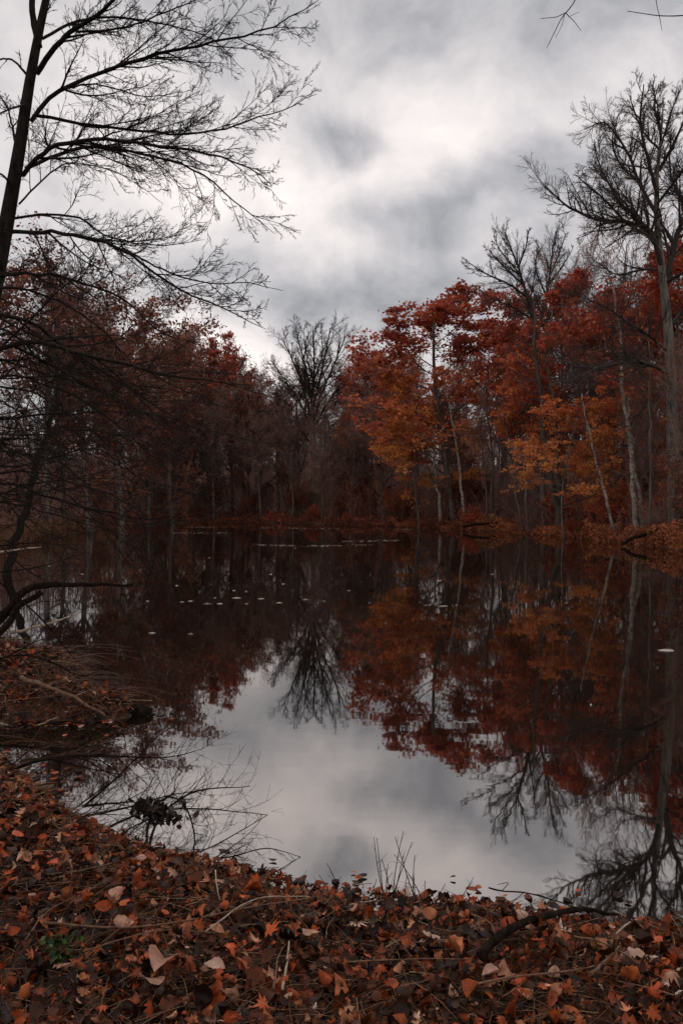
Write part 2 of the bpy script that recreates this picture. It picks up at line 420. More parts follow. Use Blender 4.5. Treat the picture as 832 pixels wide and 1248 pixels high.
# red maples, tiered sprays
LV_MAPLE = [dict(n=24, t0=.2, t1=.98, ang=62, sd=8, ratio=.46, npts=8, up=.035, wob=.08, rr=.5, fall=.62, rmin=.02),
            dict(n=9, t0=.2, t1=1, ang=45, sd=10, ratio=.5, npts=6, up=.02, wob=.1, rr=.6, flat=.75, rmin=.012),
            dict(n=6, t0=.15, t1=1, ang=45, sd=12, ratio=.5, npts=4, up=0, wob=.14, rr=.6, flat=.7, rmin=.009),
            dict(n=3, t0=.15, t1=1, ang=45, sd=12, ratio=.6, npts=3, up=-.02, wob=.14, rr=.6, flat=.6, rmin=.007)]
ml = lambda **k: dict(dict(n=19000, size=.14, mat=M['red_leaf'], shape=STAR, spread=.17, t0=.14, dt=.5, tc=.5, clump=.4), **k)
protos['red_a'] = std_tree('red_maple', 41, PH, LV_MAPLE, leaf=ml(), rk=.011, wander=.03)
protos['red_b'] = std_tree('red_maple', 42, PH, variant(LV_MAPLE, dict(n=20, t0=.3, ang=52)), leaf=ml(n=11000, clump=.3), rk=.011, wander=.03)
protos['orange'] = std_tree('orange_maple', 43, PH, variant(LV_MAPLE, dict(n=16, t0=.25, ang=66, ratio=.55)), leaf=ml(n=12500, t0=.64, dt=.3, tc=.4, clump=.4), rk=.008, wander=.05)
# saplings and shrubs (prototype height 4 m)
LV_SHRUB = [dict(n=9, t0=.1, t1=1, ang=38, sd=12, ratio=.55, npts=6, up=.04, wob=.14, rr=.6, rmin=.008),
            dict(n=7, t0=.1, t1=1, ang=42, sd=12, ratio=.5, npts=4, up=.03, wob=.16, rr=.6, rmin=.006),
            dict(n=4, t0=.1, t1=1, ang=42, sd=12, ratio=.5, npts=3, up=.03, wob=.2, rr=.6, rmin=.005)]
def shrub(name, seed, h, stems, levels, leaf=None, spread=.45, twig='twig_far'):
    r = np.random.default_rng(seed); n = 8; P = []; R = []
    for q in range(stems):
        a = r.uniform(0, 6.28); s = spread * h * r.uniform(.3, 1); hh = h * r.uniform(.6, 1); tt = np.linspace(0, 1, n)
        b = r.normal(size=2) * .12
        p_ = np.stack([b[0] + cos(a) * s * tt ** 1.4, b[1] + sin(a) * s * tt ** 1.4, hh * tt ** .9], 1); p_[1:] += r.normal(size=(n - 1, 3)) * .03 * h * .3
        P.append(p_); R.append(.018 * (h / 4) * np.linspace(1, .3, n))
    L = grow(r, np.array(P), np.array(R), levels); root = empty(name); kids = []
    mb = MB(); tubes(mb, *L[0], sides=5); kids.append(mb.build('stems', M['bark'], root))
    mb = MB(); [tubes(mb, *l, sides=3) for l in L[1:]]; kids.append(mb.build('twigs', M[twig], root))
    if leaf:
        src = L[-1][0]; nl = leaf['n']; j = r.integers(0, len(src), nl); k = r.integers(1, src.shape[1], nl)
        pos = src[j, k] + r.normal(size=(nl, 3)) * leaf.get('spread', .08)
        tint = np.clip(leaf['t0'] + (r.random(len(src))[j] - .5) * leaf.get('tc', .4) + r.normal(size=nl) * .08, 0, 1)
        mb = MB(); cards(mb, r, pos, r.uniform(.7, 1.3, nl) * leaf['size'], leaf.get('shape', DIA), tint, .6)
        kids.append(mb.build('foliage', leaf['mat'], root))
    KIDS[root.name] = kids
    return root
protos['shrub_bare'] = shrub('bare_shrub', 51, 4, 9, LV_SHRUB)
protos['shrub_rust'] = shrub('rusty_shrub', 52, 4, 8, LV_SHRUB, dict(n=4200, size=.12, mat=M['brown_leaf'], t0=.5, tc=.8))
protos['shrub_red'] = shrub('red_shrub', 53, 3, 8, LV_SHRUB, dict(n=3600, size=.13, mat=M['red_leaf'], t0=.42, tc=.5, shape=STAR), .6)

used = set()
_th = {}
def true_h(key):
    if key not in _th:
        z = []
        for c in KIDS[protos[key].name]:
            a = np.empty(len(c.data.vertices) * 3, np.float32); c.data.vertices.foreach_get('co', a); z.append(a[2::3])
        _th[key] = float(np.percentile(np.concatenate(z), 99.7))
    return _th[key]
def place(key, X_, Y_, h, rz=None, label='', cat='tree', group=None, wide=1.):
    src = protos[key]
    ph = true_h(key)
    o = src if key not in used else copy_tree(src)
    used.add(key)
    o.location = (X_, Y_, gz(X_, Y_) - .06); s = h / ph
    o.scale = (s * wide, s * wide, s); o.rotation_euler = (0, 0, random.uniform(0, 6.28) if rz is None else rz)
    tag(o, label, cat, group)
    return o

def shore_d(px):
    u = (px - 416) / F; d = np.arange(9, 110, .25); s = sdist(u * d, d)
    ins = np.nonzero(s < 0)[0]
    return float(d[ins[-1]]) + .25 if len(ins) else 9.
def hpy(py, d, x, y): return (HY - py) / F * d + CZ - gz(x, y)

SKY = [(-120, 215), (0, 240), (60, 262), (100, 310), (130, 340), (160, 380), (225, 385), (250, 412), (290, 432), (320, 446), (345, 446), (385, 448),
       (430, 440), (460, 436), (480, 410), (560, 385), (640, 380), (690, 340), (740, 320), (832, 300), (960, 280)]
def skyline(px): return float(np.interp(px, [a for a, _ in SKY], [b for _, b in SKY]))

def zone(px):
    if px < 110: return 'left bank behind drooping branches'
    if px < 335: return 'left of the central bare tree'
    if px < 440: return 'behind the central bare tree'
    if px < 490: return 'between central tree and crimson maple'
    if px < 660: return 'behind the crimson maple'
    return 'in the right bank wood'
ROWN = ['at the shore', 'behind the shore row', 'deeper in', 'deeper in', 'far back', 'far back', 'far back']
KN = {'bare': ('thin bare tree', 'tree'), 'rust': ('half bare rust leaved tree', 'tree'), 'red': ('maple with dull red leaves', 'tree')}
fr = random.Random(5)
rows = [(1.0, 2.6), (4.0, 2.8), (8, 3.4), (14, 4.4), (22, 5.6)]
for ri, (off, step) in enumerate(rows):
    px = -110 + fr.uniform(0, 30)
    while px < 945:
        ds = shore_d(px)
        d = ds + off + fr.uniform(-.4, 1.6) * (1 + ri * .3)
        if px < 330 and ri > 2 and fr.random() < .2: px += step / d * F; continue
        x = (px - 416) / F * d
        py = skyline(px) + abs(fr.gauss(0, 30)) + (5 - ri) * 5 + (12 if ri < 2 else 0)
        h = min(max(hpy(py, d, x, d), 4.5), 19)
        if 475 < px < 850 and ri < 3 and fr.random() < .55: px += step / d * F; continue
        c = fr.random()
        if px < 330: key = fr.choice(['rust_a', 'rust_b', 'rust_c', 'rust_a', 'bare_a', 'bare_c', 'bare_d'])
        elif px < 480: key = fr.choice(['bare_a', 'bare_b', 'bare_c', 'bare_d', 'rust_b', 'rust_a'])
        else: key = fr.choice(['bare_a', 'bare_c', 'bare_c', 'bare_d', 'rust_a', 'bare_c']); h *= .82 if ri < 3 else 1
        if sdist([x], [d])[0] > .5:
            kn, cat = KN[key[:4]]
            lb = f"{kn} {ROWN[ri]} {zone(px)}"
            place(key, x, d, h, None, lb, cat, lb[:70], fr.uniform(.75, 1.05))
        px += step / d * F * fr.uniform(.6, 1.4)

# understorey shrubs along the shore
for ri, (off, step) in enumerate([(.6, 3.0), (3.2, 3.2), (7, 4.2)]):
    px = -80 + fr.uniform(0, 20)
    while px < 930:
        ds = shore_d(px); d = ds + off + fr.uniform(0, 1.5); x = (px - 416) / F * d
        key = fr.choice(['shrub_bare', 'shrub_rust', 'shrub_rust', 'shrub_red' if px > 320 else 'shrub_rust'])
        h = fr.uniform(1.2, 2.6) if ri == 0 else fr.uniform(2, 4.6)
        if key == 'shrub_red': h *= .7
        if sdist([x], [d])[0] > .3:
            nm = {'shrub_bare': 'leafless twiggy shrub', 'shrub_rust': 'shrub with rust brown leaves', 'shrub_red': 'low shrub with red orange leaves'}[key]
            lb = f"{nm} {['at the water edge', 'under the front trees', 'deeper in'][ri]} {zone(px)}"
            place(key, x, d, h, None, lb, 'shrub', lb[:70], fr.uniform(.9, 1.3))
        px += step / d * F * fr.uniform(.6, 1.5)

# picked-out background trees: (key, px, d, top py, width, label)
HER = [('red_a', 553, 55, 350, 1.35, 'largest crimson maple, its crown the peak of the red trees on the far shore'),
       ('red_b', 608, 60, 362, 1.1, 'red maple just right of the largest crimson maple'),
       ('red_b', 655, 48, 385, 1.0, 'red maple with open crown beneath the round-headed bare tree'),
       ('red_a', 706, 44, 330, .95, 'tall red maple between the round-headed bare tree and the tallest bare tree'),
       ('red_b', 776, 40, 350, 1.0, 'red maple directly left of the thick grey trunk'),
       ('red_a', 846, 38, 275, 1.0, 'red maple at the right edge behind the thick grey trunk'),
       ('orange', 512, 53.5, 440, 1.0, 'small orange maple at the left foot of the largest crimson maple'),
       ('orange', 688, 38, 480, 1.15, 'bright orange maple with sprays reaching toward the dark double trunk'),
       ('orange', 740, 38, 474, .95, 'orange maple behind the slender leaning birch'),
       ('red_b', 262, 76, 405, .7, 'dark red topped maple standing above the far left wood'),
       ('red_b', 236, 78, 425, .7, 'dull red maple left of the dark red topped maple'),
       ('red_b', 300, 82, 432, .7, 'red leaved maple low between the dark red maple and central bare tree'),
       ('red_b', 448, 70, 425, .75, 'dull red maple just left of the largest crimson maple'),
       ('rust_c', 212, 62, 372, .8, 'round-crowned brown tree rising above the far left wood'),
       ('bare_b', 303, 79, 436, 1.0, 'bare grey tree two crowns left of the central bare tree'),
       ('rust_c', 322, 77, 446, 1.1, 'brownish tree immediately left of the central bare tree'),
       ('bare_d', 341, 82, 432, 1.2, 'fine twigged tree touching the left side of the central bare crown'),
       ('bare_b', 362, 84, 440, 1.1, 'grey tree directly behind the left half of the central bare tree'),
       ('rust_a', 402, 80, 446, 1.1, 'rust brown tree directly behind the right half of the central bare tree'),
       ('bare_a', 424, 78, 424, 1.1, 'bare tree touching the right side of the central bare crown'),
       ('rust_c', 441, 75, 436, 1.1, 'brownish tree between the central bare tree and the dull red maple'),
       ('bare_d', 462, 70, 418, 1.1, 'bare tree peeping out left of the largest crimson maple'),
       ('rust_a', 283, 80, 430, 1.0, 'rust brown tree right of the dark red topped maple'),
       ('rust_b', 182, 60, 385, 1.1, 'rust brown tree left of the round-crowned brown tree'),
       ('rust_a', 60, 40, 300, 1.1, 'tall rust brown tree behind the near leaning trunk'),
       ('rust_c', 110, 44, 318, 1.1, 'tall maroon brown tree right of the near leaning trunk'),
       ('rust_c', 150, 50, 350, 1.1, 'spreading maroon brown tree in the left wood'),
       ('bare_b', 740, 44, 245, .9, 'bare tree rising left of the tallest bare tree, its crown touching it'),
       ('bare_a', 690, 50, 275, .8, 'bare tree with fine grey crown right of the round-headed bare tree')]
for key, px, d, py, wd, lab in HER:
    x = (px - 416) / F * d
    place(key, x, d, hpy(py, d, x, d), fr.uniform(0, 6), lab, 'tree', None, wd)

# hero: central vase shaped bare tree
def hero(name, px, d, py, label, seed, levels, forks, bark='bark', rk=.013, twig='twig_far', wander=.02, lean=0, leaf=None, nm=None):
    x = (px - 416) / F * d; h = hpy(py, d, x, d)
    t = std_tree(name, seed, h, levels, bark, twig, leaf, wander, lean, rk, forks=forks, n=16)
    zz = max(np.array([v.co.z for v in c.data.vertices]).max() for c in KIDS[t.name]); t.scale = (h / zz,) * 3
    t.location = (x, d, gz(x, d) - .05); tag(t, label, 'tree'); return t
# the tall tree on the right, its limbs laid out one by one


def laid_tree(name, trunk, limbs, levels, label, bark, twig, seed, base_r, nmain=22, leaf=None, sides0=10, lk=1.):
    """trunk and limbs: lists of world points; limbs: (points, r0, r1)"""
    r = np.random.default_rng(seed)
    base = trunk[0]
    root = empty(name, tuple(base))
    mb = MB(); tp = spline(trunk, 30)
    tr = np.interp(np.linspace(0, 1, 30), [0, .06, .5, 1], [base_r * 1.35, base_r, base_r * .72, base_r * .09])
    tp_l = tp - base
    tubes(mb, tp_l[None], tr[None], sides0, cap=True); kids = [mb.build('trunk', bark, root)]
    LP = []; LR = []
    for pts, r0, r1 in limbs:
        q = spline(pts, nmain) - base
        q[2:-1] += r.normal(size=(nmain - 3, 3)) * np.linalg.norm(q[-1] - q[0]) * .0025
        LP.append(q); LR.append((np.linspace(1, 0, nmain) ** .8 * (r0 - r1) + r1) * lk)
    LP = np.array(LP); LR = np.array(LR)
    mb = MB(); tubes(mb, LP, LR, 7); kids.append(mb.build('limbs', twig, root))
    mb = MB(); L = [(LP, LR)]
    for lv in levels:
        L.append(sprout(r, *L[-1], **lv)); tubes(mb, *L[-1], sides=4 if lv is levels[0] else 3)
    kids.append(mb.build('twigs', twig, root))
    tag(root, label, 'tree'); KIDS[root.name] = kids
    return root, L

LI = lambda *p: WP(p)
LV_F = [dict(dens=2.3, t0=.15, t1=1, ang=34, sd=10, ratio=.32, npts=6, up=.07, wob=.1, rr=.6, rmin=.02, fall=.45),
        dict(n=8, t0=.1, t1=1, ang=38, sd=12, ratio=.5, npts=4, up=.06, wob=.14, rr=.6, rmin=.014),
        dict(n=8, t0=.1, t1=1, ang=38, sd=12, ratio=.6, npts=3, up=.05, wob=.18, rr=.6, rmin=.0095)]
D = 71.5
tp_ = LI((383, 592, D), (381, 550, D), (380, 505, D), (382, 480, D), (383, 450, D)); tp_[0, 2] = gz(tp_[0, 0], D) - .1
laid_tree('vase_shaped_tree', tp_, [
 (LI((380, 515, D), (370, 475, D - .5), (357, 440, D - 1), (343, 412, D - 1.5)), .14, .03), (LI((381, 500, D), (375, 460, D + .5), (366, 425, D + 1), (360, 402, D + 1)), .13, .03),
 (LI((381, 490, D), (383, 450, D), (382, 420, D), (381, 398, D)), .13, .03), (LI((381, 500, D), (390, 460, D + 1), (398, 425, D + 1.5), (402, 400, D + 2)), .13, .03),
 (LI((381, 515, D), (394, 475, D - .5), (409, 440, D - 1), (421, 410, D - 1.5)), .14, .03), (LI((380, 520, D), (362, 485, D + 1), (345, 460, D + 1.5), (331, 440, D + 2)), .1, .03),
 (LI((381, 525, D), (400, 490, D + .6), (418, 465, D + 1), (434, 445, D + 1)), .1, .03), (LI((383, 470, D), (375, 440, D - 1.4), (371, 415, D - 2), (370, 400, D - 2)), .08, .02),
 (LI((384, 460, D), (392, 435, D - 1), (392, 412, D - 1.5), (391, 398, D - 2)), .08, .02), (LI((380, 540, D), (362, 520, D - 1), (345, 500, D - 1.5), (336, 478, D - 2)), .07, .02)],
 LV_F, 'tallest central bare tree with vase shaped crown across the pond', M['bark'], M['twig'], 63, .27)
D = 46.
tp_ = LI((664, 642, D), (660, 560, D), (658, 480, D), (653, 415, D), (648, 385, D)); tp_[0, 2] = gz(tp_[0, 0], D) - .1
laid_tree('round_headed_tree', tp_, [
 (LI((653, 415, D), (644, 372, D), (633, 335, D), (622, 305, D), (614, 284, D)), .12, .02), (LI((641, 362, D), (615, 345, D - .6), (592, 335, D - 1), (572, 322, D - 1.3)), .07, .02),
 (LI((637, 348, D), (612, 325, D + .6), (594, 305, D + 1)), .06, .02), (LI((630, 328, D), (640, 300, D - .6), (642, 282, D - 1)), .06, .02), (LI((633, 335, D), (610, 308, D - 1), (600, 288, D - 1)), .05, .02),
 (LI((653, 412, D), (662, 375, D + .6), (668, 340, D + 1), (672, 305, D + 1), (676, 284, D + 1)), .11, .02), (LI((666, 350, D + 1), (684, 325, D + .6), (696, 305, D + .3)), .06, .02),
 (LI((664, 360, D + 1), (652, 330, D + 1.5), (654, 300, D + 2)), .06, .02), (LI((668, 340, D + 1), (680, 310, D + 1.8), (688, 285, D + 2)), .05, .02), (LI((648, 390, D), (625, 375, D - 1), (600, 365, D - 1.6), (582, 352, D - 2)), .06, .02),
 (LI((656, 400, D), (680, 378, D - .8), (700, 352, D - 1.2)), .05, .02)],
 variant(LV_F, dict(dens=3.2, rmin=.014), dict(rmin=.0095), dict(rmin=.007)), 'bare tree with two rounded grey crown masses above the red maples', M['bark'], M['twig'], 64, .2)
D = 31.
gx = (822 - 416) / F * D
tr_pts = WP([(822, 640, D), (819, 560, D), (816, 450, D), (811, 385, D), (804, 320, D), (799, 275, D + .3), (798, 225, D), (803, 170, D), (806, 125, D)])
tr_pts[0, 2] = gz(gx, D) - .1
def LI(*pts): return WP(pts)
limbs = [
 (LI((806, 330, D), (790, 284, D - .4), (761, 272, D - .9), (726, 269, D - 1.3), (690, 252, D - 1.7), (662, 228, D - 2)), .1, .02),
 (LI((798, 262, D), (776, 222, D + .4), (761, 185, D + .9), (736, 152, D + 1.3), (710, 160, D + 1.6)), .08, .018),
 (LI((799, 240, D), (786, 190, D - .7), (778, 150, D - 1), (782, 105, D - 1.4)), .08, .018),
 (LI((809, 350, D), (822, 290, D + .3), (836, 255, D + .5), (850, 200, D + .6), (858, 150, D + .6)), .13, .02),
 (LI((801, 210, D), (822, 170, D - .5), (838, 130, D - .8)), .07, .018),
 (LI((803, 165, D), (795, 130, D + .5), (800, 105, D + .9)), .05, .016),
 (LI((815, 457, D), (786, 443, D - .7), (755, 443, D - 1.4), (715, 449, D - 2.3), (680, 440, D - 3)), .08, .015),
 (LI((813, 430, D), (790, 410, D - .5), (765, 394, D - 1.2), (735, 374, D - 1.9), (700, 360, D - 2.4)), .06, .015),
 (LI((812, 400, D), (835, 375, D + .6), (860, 350, D + 1)), .06, .015),
 (LI((799, 290, D), (770, 262, D + 1.2), (740, 225, D + 2), (716, 205, D + 2.6)), .06, .016),
 (LI((806, 330, D), (780, 330, D + .8), (750, 335, D + 1.6), (725, 320, D + 2.2)), .05, .015),
 (LI((802, 185, D), (780, 160, D + .9), (765, 120, D + 1.4)), .05, .015),
 (LI((836, 258, D + .5), (815, 215, D + 1.2), (815, 160, D + 1.8)), .06, .016),
 (LI((761, 272, D - .9), (730, 240, D - 1.1), (700, 215, D - 1.5)), .05, .015),
 (LI((810, 345, D), (835, 330, D - 1), (870, 300, D - 2)), .07, .015),
 (LI((799, 250, D), (826, 215, D - 1), (850, 185, D - 1.6)), .06, .015),
 (LI((790, 284, D - .4), (752, 245, D - 1.6), (728, 200, D - 2.2), (722, 172, D - 2.4)), .05, .015),
 (LI((803, 175, D), (800, 140, D - .7), (792, 106, D - 1)), .04, .015),
 (LI((803, 180, D), (815, 140, D + .6), (826, 112, D + .8)), .045, .015),
 (LI((776, 222, D + .4), (756, 205, D + .2), (744, 175, D), (752, 140, D)), .04, .015),
]
LV_T = [dict(dens=4.6, t0=.12, t1=.95, ang=40, sd=12, ratio=.34, npts=6, up=.08, wob=.12, rr=.6, rmin=.012, fall=.5),
        dict(n=9, t0=.1, t1=1, ang=40, sd=12, ratio=.5, npts=4, up=.06, wob=.14, rr=.6, rmin=.0075),
        dict(n=10, t0=.1, t1=1, ang=38, sd=12, ratio=.55, npts=3, up=.05, wob=.16, rr=.6, rmin=.0052)]
laid_tree('tall_bare_tree', tr_pts, limbs, LV_T, 'tallest bare tree on the right bank with thick grey trunk', M['bark_pale'], M['twig'], 71, .24)

# dark double trunk, birches, leaning stems on the right and far shore
def stem_tree(name, pts, r0, label, bark, seed, n=10, fine=True, cat='tree', up=.1):
    back = max(0, shore_d(pts[0][0]) + 1.6 - pts[0][2]) if pts[0][2] > 25 else 0
    P = WP([(a_, b_, c_ + back) for a_, b_, c_ in pts]); P[0, 2] = gz(P[0, 0], P[0, 1]) - .1
    r = np.random.default_rng(seed); root = empty(name, tuple(P[0]))
    q = spline(P, 24) - P[0]; q[1:-1] += r.normal(size=(22, 3)) * r0 * .25; kk = r.normal(size=(24, 3)).cumsum(0) * r0 * .3; kk -= np.linspace(0, 1, 24)[:, None] * kk[-1]; q[1:-1] += kk[1:-1]
    R = np.linspace(r0, r0 * .3, 24); R[0] *= 1.6; R[1] *= 1.15
    mb = MB(); tubes(mb, q[None], R[None], 8, cap=True); kids = [mb.build('trunk', bark, root)]
    mb = MB(); L = [(q[None], R[None])]
    for lv in [dict(n=n, t0=.35, t1=1, ang=48, sd=12, ratio=.24, npts=6, up=up, wob=.12, rr=.45, rmin=.01, fall=.4), dict(n=6, t0=.15, t1=1, ang=42, sd=12, ratio=.5, npts=4, up=.05, wob=.16, rr=.6, rmin=.007),
               dict(n=5, t0=.15, t1=1, ang=42, sd=12, ratio=.5, npts=3, up=.05, wob=.2, rr=.6, rmin=.005)]:
        L.append(sprout(r, *L[-1], **lv)); tubes(mb, *L[-1], sides=3)
    kids.append(mb.build('twigs', M['twig'], root)); tag(root, label, cat); return root
stem_tree('dark_tree', [(682, 643, 41), (672, 580, 41), (660, 505, 41), (654, 430, 41), (648, 370, 41)], .2, 'thick dark trunk, left one of the close pair behind the orange maple', M['bark'], 81, 14)
stem_tree('dark_tree', [(684, 643, 41.6), (680, 590, 41.6), (678, 520, 41.6), (668, 440, 41.6), (672, 380, 41.6)], .13, 'slimmer dark trunk, right one of the close pair behind the orange maple', M['bark'], 82, 12)
stem_tree('birch_tree', [(564, 612, 51.5), (560, 570, 51.5), (553, 530, 51.5), (548, 498, 51.5), (540, 470, 51.5)], .11, 'white birch with its upper stem leaning left under the crimson maple', M['birch'], 83)
stem_tree('birch_tree', [(537, 634, 50.8), (533, 600, 50.8), (530, 570, 50.8), (528, 530, 50.8)], .13, 'white birch stem standing at the water edge under the crimson maple', M['birch'], 84)
stem_tree('birch_tree', [(773, 632, 34), (768, 590, 34), (764, 530, 34), (757, 470, 34), (752, 400, 34), (745, 350, 34)], .115, 'pale trunked tree left of the thick grey trunk', M['birch'], 85, 12)
stem_tree('birch_tree', [(786, 628, 36), (778, 590, 36), (768, 540, 36), (765, 480, 36)], .1, 'thin pale stem just right of the pale trunked tree', M['birch'], 86)
stem_tree('birch_tree', [(751, 646, 32), (742, 610, 31.6), (728, 565, 31.4), (716, 520, 31), (708, 480, 31)], .075, 'slender birch leaning left over the right shore', M['birch'], 87)
stem_tree('birch_tree', [(354, 575, 73), (352, 540, 73), (349, 495, 73), (350, 460, 73)], .11, 'thin white birch stem left of the central bare tree', M['birch'], 88)
stem_tree('broken_snag', [(226, 618, 67), (231, 585, 67), (237, 540, 67)], .3, 'rust coloured broken trunk in the far left wood', M['snag'], 89, 4)
stem_tree('dark_tree', [(636, 640, 43), (628, 600, 43), (617, 540, 43), (610, 470, 43)], .09, 'slim dark stem leaning left between crimson maple and dark double trunk', M['bark'], 90)
stem_tree('dark_tree', [(643, 640, 43.5), (640, 590, 43.5), (636, 520, 43.5), (634, 440, 43.5)], .1, 'slim upright dark stem left of the dark double trunk', M['bark'], 91)
stem_tree('dark_tree', [(795, 632, 31), (793, 560, 31), (791, 470, 31), (788, 400, 31)], .075, 'thin dark stem close beside the thick grey trunk', M['bark'], 92)
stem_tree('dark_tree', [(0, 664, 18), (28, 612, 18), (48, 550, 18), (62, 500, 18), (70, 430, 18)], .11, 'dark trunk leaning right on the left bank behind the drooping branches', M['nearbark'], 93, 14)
stem_tree('dark_tree', [(598, 630, 46), (600, 570, 46), (592, 500, 46), (596, 430, 46)], .1, 'slim dark stem below the right side of the crimson maple', M['bark'], 94)
stem_tree('birch_tree', [(442, 606, 71), (440, 575, 71), (447, 535, 71)], .09, 'grey stem just right of the central bare tree', M['bark_pale'], 95, 5)

# ------------------------------------------------------------------ near left tree
D = 9.0
NT = WP([(-60, 640, 8.6), (-28, 470, 8.8), (-4, 345, D), (12, 260, D), (27, 175, D), (37, 110, D), (52, 32, D), (64, -20, D), (84, -110, D), (100, -200, D)])
NT[0, 2] = gz(NT[0, 0], NT[0, 1]) - .1
nl = [
 (LI((40, 150, D), (60, 125, 8.9), (100, 100, 8.8), (150, 83, 8.7), (200, 68, 8.5), (250, 57, 8.4), (300, 45, 8.3), (345, 31, 8.2), (388, 4, 8.1)), .032, .004),
 (LI((47, 92, D), (70, 60, 8.8), (92, 40, 8.6), (130, 15, 8.4), (150, -8, 8.2), (200, -50, 8)), .04, .008),
 (LI((45, 143, D), (100, 150, 9.2), (170, 162, 9.4), (250, 165, 9.6), (300, 150, 9.8), (350, 135, 10), (386, 117, 10.1)), .024, .004),
 (LI((30, 215, D), (50, 190, 8.7), (80, 178, 8.4), (130, 172, 8.2), (200, 180, 8.0), (250, 188, 7.9), (300, 205, 7.8), (332, 228, 7.7)), .034, .004),
 (LI((33, 207, D), (70, 192, 9.2), (110, 180, 9.3), (180, 190, 9.4), (240, 210, 9.5), (290, 250, 9.5), (335, 286, 9.5)), .028, .003),
 (LI((14, 268, D), (60, 262, 9.3), (100, 268, 9.6), (130, 288, 9.9), (190, 300, 10.2), (250, 293, 10.6)), .02, .003),
 (LI((14, 283, D), (80, 286, 8.6), (130, 296, 8.3), (180, 325, 8.1), (220, 354, 8.0), (270, 374, 7.9), (325, 402, 7.8)), .03, .003),
 (LI((150, 303, 8.3), (200, 330, 8.2), (250, 345, 8.2), (300, 345, 8.2), (345, 355, 8.2)), .014, .003),
 (LI((0, 336, D), (50, 335, 8.6), (100, 345, 8.3), (150, 365, 8.1), (185, 395, 8.0), (215, 420, 8)), .028, .003),
 (LI((54, 50, D), (100, 28, 9.3), (150, 25, 9.7), (210, 35, 10), (260, 52, 10.2), (300, 90, 10.4)), .022, .003),
 (LI((50, 60, D), (42, 20, 9), (44, -30, 9), (60, -120, 9)), .05, .015),
 (LI((22, 190, D), (16, 150, 9.3), (4, 120, 9.5), (-20, 105, 9.7)), .02, .005),
 (LI((34, 130, D), (15, 135, 8.6), (-20, 150, 8.3)), .018, .005),
 (LI((40, 100, D), (15, 75, 9), (-20, 82, 9)), .02, .005),
 (LI((60, -10, D), (100, -40, 9.3), (180, -55, 9.6), (260, -40, 9.8), (320, -10, 10)), .025, .004),
 (LI((18, 235, D), (5, 215, 8.8), (-30, 205, 8.6)), .02, .005),
 (LI((96, 42, 8.6), (150, 38, 8.4), (210, 15, 8.2), (270, -8, 8.1)), .016, .004),
 (LI((84, 110, 8.8), (120, 105, 9.3), (180, 120, 9.8), (240, 112, 10.2)), .014, .003),
 (LI((25, 250, D), (60, 215, 9.4), (90, 200, 9.8), (150, 215, 10.3), (200, 250, 10.5)), .014, .003),
]
LV_N = [dict(dens=5.2, t0=.1, t1=.94, ang=34, sd=11, ratio=.28, npts=9, up=.035, wob=.07, rr=.6, rmin=.005, fall=.62, flat=.3, jit=.35),
        dict(dens=13, t0=.1, t1=1, ang=36, sd=12, ratio=.36, npts=7, up=.04, wob=.1, rr=.6, rmin=.0032, fall=.35, flat=.2, jit=.7),
        dict(n=6, t0=.1, t1=1, ang=36, sd=12, ratio=.5, npts=4, up=.03, wob=.07, rr=.6, rmin=.0027, fall=.4, jit=.5),
        dict(n=3, t0=.15, t1=.9, ang=32, sd=10, ratio=.5, npts=3, up=.03, wob=.08, rr=.6, rmin=.0024, jit=.5)]
laid_tree('overhanging_bare_tree', NT, nl, LV_N, 'large near bare tree leaning in at the left edge with long spreading branches', M['nearbark'], M['nearbark'], 72, .115, lk=.8)

